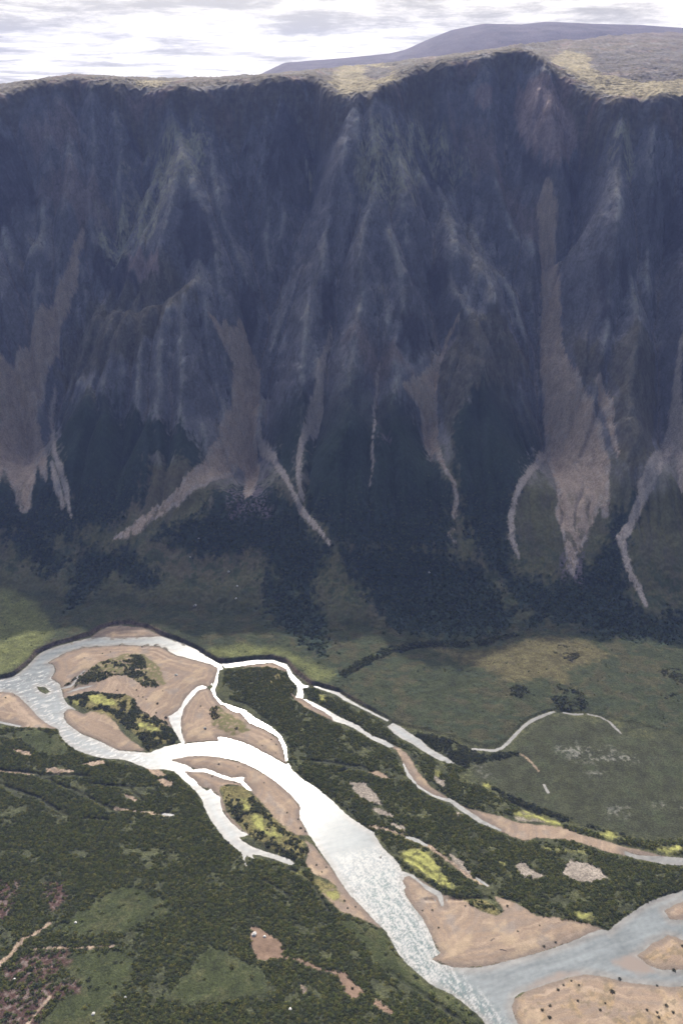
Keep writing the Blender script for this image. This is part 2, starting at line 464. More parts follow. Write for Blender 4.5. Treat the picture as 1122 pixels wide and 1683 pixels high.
# ------------------------------------------------------------------ the valley floor, traced outlines
WATER = {}
WATER['river'] = [[(-140, 1124), (0, 1116), (22, 1112), (32, 1106), (43, 1097), (54, 1086), (62, 1077), (75, 1069), (92, 1063), (125, 1054), (150, 1048), (172, 1046), (185, 1049), (215, 1048), (265, 1046),
    (285, 1051), (300, 1057), (322, 1067), (340, 1079), (355, 1088), (364, 1093), (366, 1098), (363, 1110), (361, 1122), (362, 1135), (358, 1141), (365, 1150), (374, 1153), (392, 1158), (406, 1164), (418, 1172), (432, 1185), (446, 1195), (458, 1204),
    (466, 1213), (471, 1224), (474, 1236), (473, 1252), (480, 1266), (500, 1283), (515, 1291), (530, 1303), (545, 1315), (560, 1330), (575, 1343), (590, 1353), (605, 1363), (615, 1368), (617, 1375), (625, 1388), (635, 1400), (645, 1408),
    (655, 1420), (660, 1431), (680, 1439), (692, 1450), (705, 1457), (722, 1465), (727, 1472), (729, 1490), (724, 1488), (718, 1473), (700, 1462), (686, 1449), (674, 1440), (668, 1440), (660, 1447), (666, 1458), (663, 1464), (668, 1475), (680, 1492), (695, 1512), (705, 1530), (712, 1548),
    (717, 1560), (724, 1567), (712, 1573), (710, 1577), (725, 1585), (745, 1590), (775, 1591), (800, 1588), (830, 1580), (860, 1573), (900, 1561), (940, 1547), (965, 1535), (988, 1527), (1000, 1530), (1010, 1520), (1025, 1508), (1045, 1495),
    (1060, 1485), (1090, 1473), (1122, 1464), (1260, 1410), (1260, 1625), (1122, 1621), (1100, 1622), (1060, 1618), (1030, 1615), (1000, 1607), (985, 1604), (962, 1601), (940, 1605), (915, 1612), (890, 1620), (870, 1627), (855, 1632), (845, 1640),
    (840, 1655), (845, 1670), (853, 1690), (880, 1760), (840, 1780), (800, 1690), (790, 1672), (775, 1660), (757, 1645), (740, 1633), (715, 1622), (700, 1612), (690, 1603), (678, 1592), (665, 1580), (655, 1568), (645, 1550), (635, 1532),
    (625, 1522), (612, 1510), (600, 1496), (590, 1486), (575, 1471), (560, 1450), (545, 1426), (530, 1405), (520, 1390), (510, 1375), (500, 1358), (493, 1345), (492, 1336), (494, 1327), (488, 1318), (478, 1306), (465, 1295), (450, 1282), (435, 1272),
    (420, 1263), (405, 1256), (390, 1250), (370, 1246), (350, 1243), (330, 1242), (310, 1243), (295, 1246), (280, 1249), (296, 1254), (308, 1258), (318, 1265), (335, 1263), (347, 1266), (358, 1271), (370, 1275), (381, 1279), (395, 1277), (401, 1278), (400, 1284),
    (408, 1292), (416, 1301), (405, 1297), (395, 1287), (385, 1283), (370, 1281), (355, 1275), (335, 1269), (318, 1269), (303, 1267), (312, 1277), (322, 1284), (327, 1291), (315, 1291), (305, 1285), (296, 1276), (286, 1267), (268, 1264), (250, 1265), (240, 1262), (225, 1256), (210, 1250), (195, 1247), (175, 1247), (160, 1244), (140, 1238),
    (125, 1232), (110, 1222), (100, 1211), (97, 1200), (92, 1196), (82, 1192), (72, 1185), (62, 1177), (50, 1163), (40, 1153), (32, 1145), (20, 1138), (0, 1137), (-140, 1142)]]
WATER['pool_channel'] = [[(340, 1300), (347, 1296), (351, 1303), (362, 1310), (363, 1325), (368, 1337), (380, 1352), (395, 1365), (408, 1371), (406, 1374), (393, 1376), (400, 1384), (415, 1392), (435, 1399), (460, 1407), (476, 1412), (484, 1419), (478, 1422), (450, 1412), (425, 1405), (413, 1404), (418, 1412),
    (406, 1406), (402, 1411), (406, 1424), (403, 1424), (397, 1402), (384, 1391), (370, 1380), (357, 1362), (345, 1345), (337, 1328), (331, 1312), (322, 1300), (312, 1291), (322, 1287)]]
WATER['side_channel'] = [[(498, 1149), (504, 1150), (520, 1157), (535, 1165), (548, 1173), (560, 1180), (575, 1186), (590, 1193), (600, 1202), (612, 1209), (635, 1218), (648, 1227), (640, 1229), (625, 1222), (610, 1215), (595, 1205), (580, 1196), (565, 1190), (548, 1185), (545, 1179), (533, 1170), (515, 1161)],
    [(364, 1091), (385, 1088), (420, 1084), (447, 1084), (458, 1088), (471, 1092), (477, 1101), (480, 1107), (489, 1116), (498, 1125), (507, 1127), (507, 1130), (497, 1131), (499, 1142), (498, 1148), (486, 1146), (489, 1137), (488, 1128), (478, 1117), (473, 1108), (471, 1100), (462, 1095), (455, 1092), (447, 1089), (420, 1091), (395, 1095), (370, 1098)]]
WATER['back_channel'] = [[(636, 1194), (645, 1189), (656, 1193), (670, 1203), (690, 1215), (706, 1230), (720, 1238), (735, 1246), (747, 1255), (735, 1254), (720, 1249), (706, 1241), (690, 1231), (675, 1221), (660, 1214), (648, 1206)]]
WATER['lower_channel'] = [[(1025, 1398), (1035, 1402), (1050, 1406), (1075, 1407), (1122, 1410), (1240, 1416), (1240, 1430), (1122, 1422), (1090, 1421), (1060, 1414), (1040, 1410), (1026, 1405)]]
WATER['inlet'] = [[(340, 1129), (333, 1126), (325, 1128), (315, 1136), (308, 1144), (302, 1152), (298, 1161), (292, 1168), (282, 1175), (277, 1177), (279, 1185), (283, 1195), (290, 1207), (296, 1217), (300, 1224), (304, 1220), (299, 1205), (297, 1190), (298, 1180), (302, 1165), (309, 1155), (318, 1144), (327, 1134), (338, 1132)]]
WLINE = {   # narrow streams: points and half width in metres
    'braid': [([(361, 1096), (357, 1110), (355, 1122), (350, 1134), (354, 1145), (364, 1156), (380, 1161), (400, 1170), (415, 1184)], [1.5, 1.3, 2.2, 2.2, 1.5, 1.6, 1.5, 3.2, 5.0]), ([(372, 1160), (382, 1166), (390, 1169)], [1.2, 2.0, 2.4]), ([(415, 1184), (440, 1196), (459, 1210), (468, 1228), (471, 1250)], [5, 3.4, 2.2, 2.1, 1.4])],
    'back_channel': [([(518, 1128), (535, 1134), (555, 1140), (567, 1149), (588, 1160), (610, 1171), (636, 1184)], [1.6, 1.8, 2.8, 2.8, 1.6, 1.6, 1.6])],
    'lower_channel': [([(737, 1314), (760, 1330), (790, 1350), (821, 1364)], [2.2, 3, 2.6, 1.4]), ([(663, 1256), (671, 1275), (688, 1294), (712, 1308), (737, 1316)], [1.2, 2, 1.4, 1.4, 2])],
    'creek': [([(776, 1231), (790, 1232), (812, 1234), (825, 1229), (838, 1217), (848, 1206), (860, 1194), (870, 1186), (885, 1179), (900, 1173), (910, 1170)], [1.6, 1.6, 2, 2, 2.2, 2, 2, 2.4, 2.4, 2, 1.4]), ([(925, 1171), (940, 1174), (956, 1174)], 1.5), ([(965, 1174), (985, 1178), (1000, 1186), (1010, 1196), (1019, 1205)], [1.1, 1.2, 1.3, 1.8, 1.1]), ([(893, 1290), (900, 1302)], 1.5)],
    'island_stream': [([(668, 1376), (685, 1381), (700, 1389)], [1.6, 2.6, 1.6]), ([(783, 1444), (800, 1455)], 1.6)],
    'bar_stream': [([(103, 1131), (117, 1128), (123, 1121), (127, 1113), (140, 1102)], [1.2, 2, 1.6, 1.3, .9]), ([(112, 1138), (130, 1132), (152, 1127)], [1, 2.2, 1.2])],
    'bank_stream': [([(-10, 1185), (10, 1189), (33, 1194)], 1.7), ([(268, 1338), (285, 1340)], 1.6)],
}
SAND = {}
SAND['bend'] = [(80, 1089), (110, 1073), (140, 1065), (200, 1061), (262, 1063), (290, 1078), (345, 1092), (360, 1099), (352, 1118), (344, 1128), (325, 1128), (305, 1147), (295, 1166), (278, 1177), (282, 1195), (265, 1190), (240, 1178), (225, 1165), (222, 1150), (208, 1143), (180, 1142), (150, 1137), (130, 1143), (107, 1147), (104, 1135), (100, 1124), (86, 1114), (92, 1103), (90, 1093)]
SAND['gravel_edge'] = [(150, 1047), (165, 1038), (178, 1032), (200, 1030), (235, 1033), (275, 1049), (215, 1049), (185, 1050)]
SAND['lower_bend'] = [(107, 1172), (112, 1167), (121, 1167), (138, 1175), (150, 1170), (175, 1176), (190, 1190), (200, 1205), (215, 1218), (238, 1234), (215, 1234), (195, 1232), (180, 1226), (165, 1217), (150, 1211), (135, 1205), (125, 1200), (115, 1190), (107, 1180)]
SAND['glint_bar'] = [(338, 1131), (345, 1135), (358, 1152), (364, 1160), (385, 1165), (402, 1178), (410, 1188), (440, 1203), (460, 1217), (465, 1240), (470, 1254), (440, 1239), (400, 1219), (357, 1209), (357, 1217), (304, 1220), (300, 1205), (297, 1190), (302, 1165), (318, 1143), (327, 1134)]
SAND['long_bar'] = [(280, 1249), (310, 1243), (350, 1243), (405, 1256), (450, 1282), (478, 1306), (494, 1328), (493, 1345), (505, 1372), (488, 1374), (470, 1366), (450, 1345), (430, 1320), (412, 1300), (400, 1285), (385, 1280), (355, 1273), (330, 1265), (308, 1258)]
SAND['split_bar'] = [(300, 1266), (335, 1268), (370, 1281), (395, 1287), (398, 1293), (375, 1290), (361, 1296), (365, 1315), (372, 1335), (390, 1356), (408, 1372), (380, 1352), (363, 1325), (362, 1310), (350, 1298), (326, 1290)]
SAND['west_bar'] = [(-140, 1142), (0, 1137), (20, 1138), (32, 1145), (50, 1163), (72, 1185), (94, 1197), (60, 1197), (35, 1195), (0, 1187), (-140, 1178)]
SAND['point_bar'] = [(660, 1447), (672, 1437), (700, 1453), (728, 1472), (760, 1480), (790, 1500), (815, 1508), (828, 1500), (812, 1475), (830, 1480), (850, 1487), (880, 1507), (960, 1518), (990, 1527), (940, 1547), (860, 1573), (800, 1588), (745, 1590), (712, 1577), (724, 1567), (705, 1530), (668, 1475)]
SAND['south_bar'] = [(840, 1645), (870, 1627), (915, 1612), (962, 1601), (1000, 1607), (1060, 1618), (1122, 1622), (1250, 1625), (1250, 1800), (880, 1800), (850, 1683), (840, 1658)]
SAND['islet'] = [(1045, 1571), (1058, 1562), (1070, 1550), (1085, 1545), (1097, 1537), (1110, 1540), (1122, 1545), (1190, 1550), (1190, 1600), (1122, 1594), (1085, 1594), (1068, 1588)]
SAND['upper_islet'] = [(1090, 1497), (1105, 1488), (1122, 1482), (1190, 1478), (1190, 1510), (1122, 1512), (1100, 1512)]
SAND['dry_channel'] = [(643, 1225), (655, 1230), (668, 1240), (677, 1252), (683, 1265), (698, 1283), (706, 1294), (735, 1312), (770, 1330), (820, 1343), (850, 1354), (920, 1361), (950, 1373), (1010, 1389), (1060, 1400), (1095, 1409), (1050, 1406), (1027, 1399), (1025, 1406), (1000, 1402), (950, 1386), (920, 1380), (880, 1379), (858, 1383), (838, 1375), (820, 1364), (780, 1345), (740, 1318), (700, 1303), (678, 1282), (667, 1262), (655, 1240)]
SAND['channel_edge'] = [(478, 1142), (497, 1149), (515, 1161), (548, 1180), (549, 1186), (520, 1172), (500, 1163), (488, 1152)]
SAND['channel_strip'] = [(400, 1096), (445, 1090), (457, 1091), (472, 1101), (470, 1104), (440, 1097)]
SAND['bank_bar'] = [(500, 1380), (515, 1392), (545, 1428), (560, 1450), (575, 1472), (590, 1486), (604, 1502), (625, 1524), (605, 1515), (580, 1506), (560, 1500), (545, 1486), (528, 1470), (545, 1462), (556, 1462), (540, 1447), (515, 1437), (502, 1418), (508, 1398)]
SAND['clearing'] = [(412, 1527), (420, 1525), (440, 1537), (460, 1550), (468, 1565), (463, 1573), (480, 1577), (500, 1581), (520, 1590), (535, 1598), (550, 1598), (565, 1600), (580, 1615), (600, 1635), (590, 1640), (580, 1648), (575, 1640), (562, 1625), (558, 1612), (545, 1600), (525, 1598), (500, 1588), (475, 1578), (445, 1580), (428, 1583), (418, 1570), (412, 1550)]
SAND['hollow'] = [(605, 1270), (620, 1270), (633, 1277), (643, 1284), (630, 1282), (615, 1277)]
SAND_EXTRA = [  # small bare patches that stay part of the ground
    [(620, 1645), (632, 1655), (648, 1668), (638, 1669), (620, 1660), (612, 1652)], [(137, 1258), (168, 1250), (173, 1256), (150, 1262)], [(77, 1266), (90, 1264), (100, 1267), (125, 1269), (122, 1272), (78, 1272)],
    [(258, 1284), (268, 1281), (285, 1288), (283, 1296), (272, 1295)], [(240, 1263), (262, 1264), (275, 1276), (262, 1280), (250, 1272)], [(200, 1308), (218, 1310), (228, 1318), (222, 1320), (208, 1313)],
    [(493, 1618), (505, 1628), (500, 1634), (495, 1628)], [(23, 1233), (48, 1237), (55, 1245), (38, 1243)]]
SAND_LINE = [([(190, 1330), (220, 1336), (255, 1339), (285, 1341)], 1.4), ([(0, 1269), (25, 1271), (55, 1275)], 1.4), ([(607, 1358), (640, 1367), (668, 1376), (690, 1384), (706, 1393), (725, 1408), (745, 1424), (768, 1441), (800, 1456)], 2.4),
             ([(-20, 1602), (0, 1588), (22, 1570), (38, 1548)], 3.4), ([(38, 1548), (62, 1535), (72, 1528), (84, 1520)], 1.8), ([(60, 1562), (100, 1561), (150, 1560), (190, 1557)], 1.3), ([(45, 1690), (62, 1665), (85, 1640)], 1.5), ([(855, 1241), (870, 1252), (884, 1268)], 1.3)]
GRAVEL = [[(575, 1288), (600, 1290), (620, 1310), (628, 1326), (610, 1321), (590, 1310), (577, 1298)], [(610, 1330), (640, 1338), (645, 1345), (625, 1343)], [(640, 1354), (665, 1362), (665, 1369), (642, 1361)], [(845, 1428), (857, 1416), (872, 1434), (897, 1440), (890, 1447), (860, 1445)],
          [(922, 1438), (936, 1415), (960, 1420), (985, 1430), (996, 1446), (960, 1453), (935, 1448)], [(713, 1278), (730, 1285), (728, 1294), (715, 1288)], [(743, 1330), (758, 1338), (752, 1343)], [(842, 1345), (860, 1336), (895, 1347), (915, 1358), (880, 1352), (850, 1351)], [(735, 1404), (760, 1420), (775, 1440), (765, 1440), (745, 1424)]]
STONY = [[(905, 1232), (945, 1224), (990, 1230), (1030, 1240), (1050, 1250), (1030, 1258), (985, 1258), (940, 1250)], [(780, 1258), (792, 1262), (800, 1280), (792, 1280)], [(960, 1272), (990, 1270), (985, 1277)], [(1000, 1330), (1030, 1328), (1030, 1340), (1000, 1342)], [(1070, 1325), (1122, 1322), (1122, 1332)]]
MOSS = [[(820, 1418), (830, 1418), (828, 1424)], [(842, 1340), (862, 1334), (895, 1343), (905, 1346), (920, 1357), (924, 1362), (905, 1358), (880, 1348), (850, 1347)], [(978, 1371), (1000, 1368), (1022, 1379), (1005, 1381), (985, 1376)], [(655, 1402), (678, 1396), (700, 1400), (712, 1412), (722, 1427), (735, 1445), (752, 1461), (735, 1463), (715, 1452), (700, 1440), (680, 1430), (663, 1415)],
        [(942, 1500), (970, 1500), (976, 1508), (960, 1516), (945, 1509)], [(1078, 1397), (1115, 1391), (1124, 1400), (1095, 1406)], [(395, 1315), (405, 1315), (413, 1330), (410, 1338), (400, 1334)], [(411, 1341), (424, 1335), (439, 1350), (441, 1360), (430, 1368), (416, 1362), (412, 1350)], [(433, 1366), (449, 1372), (446, 1379), (436, 1374)], [(447, 1360), (462, 1376), (458, 1386), (445, 1372)],
        [(145, 1145), (162, 1142), (183, 1150), (195, 1161), (178, 1164), (152, 1157)], [(118, 1152), (132, 1152), (130, 1160), (120, 1157)], [(225, 1190), (245, 1189), (268, 1203), (250, 1206), (228, 1197)], [(530, 1470), (548, 1463), (560, 1477), (545, 1484)], [(525, 1144), (534, 1146), (536, 1154), (527, 1152)], [(792, 1288), (803, 1291), (806, 1298), (796, 1296)], [(485, 1430), (505, 1438), (500, 1443), (487, 1437)], [(890, 1395), (930, 1398), (960, 1402), (930, 1403), (900, 1400)], [(713, 1268), (722, 1272), (720, 1279), (713, 1275)]]
OLIVE = [  # mossy, part-grown ground (yellowish green)
    [(105, 1128), (130, 1108), (165, 1090), (210, 1075), (238, 1077), (262, 1098), (272, 1125), (250, 1132), (225, 1122), (205, 1112), (185, 1112), (170, 1120), (145, 1124), (120, 1132)], [(112, 1152), (150, 1140), (215, 1145), (225, 1170), (270, 1190), (290, 1215), (245, 1233), (220, 1205), (190, 1185), (150, 1168)],
    [(345, 1165), (362, 1160), (372, 1172), (402, 1188), (410, 1202), (385, 1212), (350, 1195)], [(362, 1293), (400, 1292), (450, 1345), (500, 1385), (500, 1412), (460, 1405), (405, 1370), (375, 1335)], [(400, 1100), (440, 1098), (470, 1115), (485, 1135), (455, 1140), (420, 1120)], [(760, 1480), (790, 1478), (825, 1500), (815, 1508), (790, 1498)], [(500, 1440), (550, 1455), (565, 1485), (540, 1480)],
    [(618, 1372), (660, 1372), (700, 1395), (680, 1400), (640, 1388)]]
MEADOW = [[(20, 1203), (60, 1198), (95, 1208), (118, 1230), (108, 1243), (85, 1247), (60, 1236), (35, 1222)], [(95, 1522), (150, 1487), (200, 1458), (240, 1462), (280, 1490), (285, 1505), (240, 1522), (200, 1537), (120, 1542), (90, 1532)],
          [(108, 1567), (215, 1560), (222, 1600), (200, 1640), (170, 1675), (150, 1760), (50, 1760), (80, 1665), (132, 1622), (105, 1592)], [(330, 1570), (350, 1553), (382, 1570), (422, 1590), (442, 1605), (440, 1637), (400, 1642), (380, 1652), (350, 1652), (300, 1657), (268, 1640), (300, 1610)],
          [(552, 1510), (600, 1518), (628, 1528), (652, 1570), (690, 1610), (742, 1640), (795, 1684), (775, 1684), (720, 1648), (680, 1627), (640, 1602), (610, 1582), (590, 1552), (562, 1527)]]
RED = [[(-80, 1440), (0, 1447), (35, 1452), (30, 1480), (12, 1515), (-80, 1525)], [(70, 1462), (108, 1448), (112, 1480), (100, 1495), (72, 1490)], [(45, 1572), (115, 1560), (112, 1590), (70, 1620), (20, 1620), (10, 1595)], [(0, 1630), (60, 1622), (128, 1615), (135, 1628), (80, 1650), (60, 1700), (-60, 1720), (-60, 1630)]]
THICKET = {}
THICKET['foreground'] = [(-140, 1185), (0, 1195), (95, 1199), (110, 1222), (140, 1240), (175, 1249), (240, 1265), (283, 1270), (318, 1300), (338, 1335), (345, 1352), (400, 1407), (480, 1424), (497, 1404), (503, 1420), (528, 1470), (560, 1502), (610, 1519), (630, 1532), (660, 1582), (700, 1618), (750, 1646), (800, 1686), (830, 1780), (-140, 1780)]
THICKET['island'] = [(370, 1102), (440, 1097), (475, 1106), (487, 1130), (483, 1147), (500, 1164), (545, 1188), (590, 1207), (640, 1232), (660, 1262), (690, 1298), (740, 1327), (800, 1360), (860, 1386), (930, 1380), (980, 1400), (1030, 1411), (1122, 1426), (1240, 1434), (1240, 1412), (1122, 1463), (1060, 1484), (1010, 1519), (1000, 1528), (985, 1525), (960, 1519), (900, 1511), (880, 1504), (850, 1484),
                     (830, 1478), (808, 1474), (824, 1500), (812, 1506), (780, 1495), (740, 1474), (715, 1459), (690, 1442), (660, 1424), (640, 1399), (620, 1371), (590, 1351), (550, 1317), (500, 1279), (476, 1260), (476, 1235), (472, 1212), (447, 1192), (422, 1170), (402, 1157), (377, 1149), (366, 1130), (367, 1107)]
THICKET['strip'] = [(500, 1132), (515, 1131), (560, 1151), (630, 1188), (648, 1212), (690, 1236), (745, 1257), (760, 1262), (800, 1300), (850, 1325), (920, 1354), (980, 1369), (1030, 1377), (1070, 1384), (1122, 1379), (1240, 1379), (1240, 1412), (1122, 1408), (1080, 1399), (1000, 1385), (950, 1372), (880, 1351), (820, 1339), (760, 1324), (722, 1302), (702, 1282), (682, 1254), (662, 1231), (610, 1207), (560, 1177), (507, 1148)]
THICKET['creekside'] = [(660, 1205), (700, 1206), (740, 1217), (780, 1234), (850, 1237), (850, 1245), (792, 1254), (778, 1275), (830, 1305), (890, 1330), (960, 1355), (1040, 1378), (1000, 1372), (900, 1345), (830, 1315), (760, 1263), (745, 1252), (710, 1231), (685, 1214)]
THICKET['bend_bar'] = [(105, 1128), (130, 1109), (165, 1090), (210, 1076), (235, 1079), (242, 1100), (252, 1115), (262, 1130), (240, 1132), (225, 1121), (210, 1112), (185, 1112), (170, 1120), (145, 1123), (118, 1131)]
THICKET['bar_wood'] = [(106, 1148), (130, 1142), (150, 1137), (180, 1142), (210, 1143), (223, 1151), (226, 1165), (246, 1176), (272, 1186), (280, 1196), (297, 1219), (270, 1226), (245, 1236), (235, 1224), (220, 1204), (200, 1194), (190, 1181), (180, 1171), (150, 1167), (130, 1162), (112, 1155)]
THICKET['glint_scrub'] = [(345, 1165), (360, 1160), (370, 1174), (400, 1189), (406, 1200), (385, 1210), (348, 1195)]
THICKET['side_island'] = [(362, 1293), (390, 1285), (402, 1292), (414, 1306), (432, 1325), (452, 1350), (472, 1370), (490, 1376), (507, 1386), (506, 1404), (490, 1418), (460, 1405), (430, 1390), (405, 1368), (385, 1343), (370, 1318)]
THICKET['terrace'] = [(556, 1112), (600, 1084), (640, 1066), (700, 1056), (780, 1058), (850, 1040), (853, 1048), (785, 1067), (700, 1067), (645, 1077), (606, 1095), (566, 1120)]
THICKET['wetland'] = [(905, 1128), (955, 1138), (966, 1160), (950, 1173), (915, 1169), (903, 1150)]
THICKET['fan'] = [(835, 1130), (860, 1130), (882, 1158), (860, 1151), (838, 1146)]
THICKET['fan_head'] = [(893, 1064), (930, 1062), (962, 1075), (940, 1092), (915, 1082)]
THICKET['east_meadow'] = [(1075, 1098), (1124, 1105), (1200, 1110), (1200, 1140), (1122, 1143), (1090, 1152), (1068, 1140)]
# clear lines inside the thickets: old channels, and half width in metres
CLEAR = [([(0, 1290), (60, 1312), (110, 1342)], 1.6), ([(60, 1276), (120, 1300), (170, 1325), (195, 1336)], 1.6), ([(0, 1267), (80, 1276), (150, 1277)], 1.8), ([(150, 1290), (210, 1296), (235, 1318)], 1.5), ([(140, 1347), (180, 1349)], 1.2), ([(560, 1270), (590, 1260), (610, 1270)], 1.5), ([(515, 1253), (560, 1258), (606, 1270)], 2.2), ([(435, 1448), (475, 1475)], 1.6),
         ([(470, 1425), (510, 1450), (540, 1500)], 1.4), ([(840, 1320), (900, 1350)], 1.2), ([(610, 1390), (680, 1418), (720, 1450)], 1.2), ([(700, 1480), (800, 1478)], 1.2), ([(640, 1600), (700, 1640), (760, 1683)], 1.6)]
BANK = [(-300, 1136), (0, 1116), (22, 1111), (50, 1088), (60, 1074), (90, 1060), (120, 1052), (150, 1043), (165, 1034), (185, 1028), (215, 1026), (245, 1033), (275, 1047), (300, 1056), (330, 1072), (355, 1087), (375, 1089), (420, 1084), (447, 1082), (470, 1088), (486, 1106), (510, 1124), (545, 1133), (575, 1148), (640, 1184), (665, 1194), (700, 1200), (740, 1212), (790, 1226), (812, 1228), (835, 1212), (850, 1198), (870, 1182), (900, 1169), (950, 1170), (1000, 1180), (1122, 1210), (1500, 1230)]

fl = (Y < 1150) & (np.abs(X) < 1200)
n1 = fbm(X / 9, Y / 9, 4, 101); n2 = fbm(X / 3.2, Y / 3.2, 2, 111); n3 = fbm(X / 40, Y / 40, 4, 121)
wsd = {}
for k, polys in WATER.items():
    for P in polys:
        d = poly_sd(on_plane(P), 45); wsd[k] = np.minimum(wsd.get(k, d), d)
for k, ls in WLINE.items():
    for P, hw in ls:
        d = line_sd(on_plane(P), hw, 45); wsd[k] = np.minimum(wsd.get(k, d), d)
dW = np.full((NY, NX), 999.0, np.float32)
for k in wsd:
    wsd[k] = wsd[k] + 0.9 * n2 + 0.5 * n1
    dW = np.minimum(dW, wsd[k])
# gravel islands inside the river
isl = np.full((NY, NX), 999.0, np.float32)
for k in ('islet', 'upper_islet'):
    isl = np.minimum(isl, poly_sd(on_plane(SAND[k]), 30))
for P in ([(60, 1128), (75, 1129), (84, 1137), (75, 1141), (65, 1136)], [(664, 1442), (673, 1440), (680, 1450), (672, 1456), (666, 1452)]):
    isl = np.minimum(isl, poly_sd(on_plane(P), 30))
isl = isl + 1.4 * n1 + 0.8 * n2
HOLES = [[(80, 1089), (110, 1073), (140, 1065), (200, 1061), (262, 1063), (290, 1078), (345, 1092), (356, 1098), (353, 1112), (345, 1126), (340, 1129), (325, 1127), (308, 1144), (298, 1161), (280, 1176), (281, 1190), (292, 1210), (297, 1221), (270, 1226), (245, 1236), (215, 1234), (195, 1232), (165, 1217), (135, 1205), (115, 1190),
          (107, 1180), (107, 1172), (112, 1167), (121, 1167), (138, 1175), (125, 1165), (113, 1157), (107, 1148), (104, 1137), (100, 1124), (86, 1114), (92, 1103), (90, 1093)],
         [(340, 1131), (347, 1136), (352, 1148), (362, 1158), (380, 1164), (398, 1173), (410, 1188), (440, 1203), (459, 1218), (464, 1238), (470, 1255), (440, 1239), (420, 1228), (400, 1219), (372, 1211), (355, 1209), (357, 1217), (330, 1219), (304, 1221), (300, 1205), (297, 1190), (302, 1165), (318, 1143), (327, 1134)]]
HOLES.append([(283, 1212), (272, 1180), (296, 1150), (330, 1118), (350, 1128), (330, 1146), (310, 1165), (306, 1205), (308, 1218), (297, 1220)])
HOLES.append([(352, 1101), (369, 1102), (367, 1135), (378, 1152), (420, 1168), (450, 1190), (476, 1210), (482, 1248), (472, 1254), (462, 1236), (455, 1215), (410, 1190), (350, 1150)])
hole = np.full((NY, NX), 999.0, np.float32)
for P in HOLES: hole = np.minimum(hole, poly_sd(on_plane(P), 45))
hole = hole + .9 * n2 + 1.2 * n1 - 1.3
wsd['river'] = np.maximum(wsd['river'], -hole)
dW = np.full((NY, NX), 999.0, np.float32)
for k in wsd: dW = np.minimum(dW, wsd[k])
for k in wsd: wsd[k] = np.maximum(wsd[k], -isl)
dW = np.maximum(dW, -isl)
sd_sand = np.full((NY, NX), 999.0, np.float32); sand_id = np.zeros((NY, NX), np.int16)
names_sand = list(SAND)
for q, k in enumerate(names_sand):
    d = poly_sd(on_plane(SAND[k]), 30) + 1.6 * n1 + 0.8 * n2
    sand_id = np.where(d < sd_sand, q + 1, sand_id); sd_sand = np.minimum(sd_sand, d)
sd_bare = np.full((NY, NX), 999.0, np.float32)
for P in SAND_EXTRA: sd_bare = np.minimum(sd_bare, poly_sd(on_plane(P), 20) + 3.0 * n1 + 1.2 * n2)
for P, hw in SAND_LINE: sd_bare = np.minimum(sd_bare, line_sd(on_plane(P), hw * .7, 20) + 2.4 * n1 + 1.2 * n2)


def union(lst, warp=2.0, z=0.15, pad=25):
    d = np.full((NY, NX), 999.0, np.float32)
    for P in lst: d = np.minimum(d, poly_sd(on_plane(P, z), pad))
    return d + warp * n1 + 0.8 * n2


sd_grav, sd_stone, sd_moss, sd_olive, sd_red = union(GRAVEL, 3.5), union(STONY, 9), union(MOSS, 4.5) + 1.5 * n2, union(OLIVE, 5), union(RED, 9)
sd_mead = [poly_sd(on_plane(P), 25) + 4 * n1 + n2 for P in MEADOW]
sd_meadow = np.minimum.reduce(sd_mead)
thick = {k: poly_sd(on_plane(P), 30) + 1.5 * n1 for k, P in THICKET.items()}
sd_clear = np.full((NY, NX), 999.0, np.float32)
for P, hw in CLEAR: sd_clear = np.minimum(sd_clear, line_sd(on_plane(P), hw, 20) + 1.0 * n1)
bk = on_plane(BANK, 1.0)
north = poly_sd(np.concatenate([bk, [[2500, 1500], [-2500, 1500]]]), 60)
north = np.where(north > 900, np.where(Y > np.interp(XS, bk[:, 0][np.argsort(bk[:, 0])], bk[:, 1][np.argsort(bk[:, 0])])[None], -500, 500), north)
bank_h = np.interp(XS, [-400, -200, 0, 40, 150, 400], [4.6, 5.0, 4.4, 2.6, 1.6, 1.3])[None]
print('outlines', round(time.time() - T0, 1))

# heights of the floor
flat = 1 - sst(0.0, 0.06, tt)
h = np.clip(dW * 0.11, -1.4, 1.0) + 0.15
h = h + np.where(dW > 0, sst(4, 30, dW) * (0.9 + 1.0 * n3), 0)
thick_all = np.minimum.reduce([thick[k] for k in thick])
h = h + sst(1, -6, thick_all) * sst(0, 5, dW) * 0.9
h = h + sst(3, 10, dW) * (0.22 * n1 + 0.10 * n2)
h = h - 1.6 * sst(2.2, -.5, sd_clear) * sst(2, 6, dW)
land = sst(0, 4, dW)
up = sst(2.0, -3.5, north + 1.2 * n1) * land
h = h + up * bank_h + up * (0.5 * n1 + 1.0 * n3)
Z = np.where(fl, h * flat + np.maximum(Z, 0) + (1 - flat) * h * sst(1150, 1000, Y), Z).astype(np.float32)
opp = np.clip(-100 - Y, 0, 900)
Z = Z + (opp * .92 + sst(-100, -400, Y) * (25 * fbm(X / 120, Y / 120, 4, 137) + 40 * (ridged(X / 220, Y / 300, 3, 139) - .5))).astype(np.float32)
behind = sst(300, -200, Y) + sst(650, 900, np.abs(X)) * sst(1000, 800, Y)
Z = Z + (behind * 6 * np.clip(fbm(X / 160, Y / 160, 4, 131) + .4, 0, 2)).astype(np.float32)

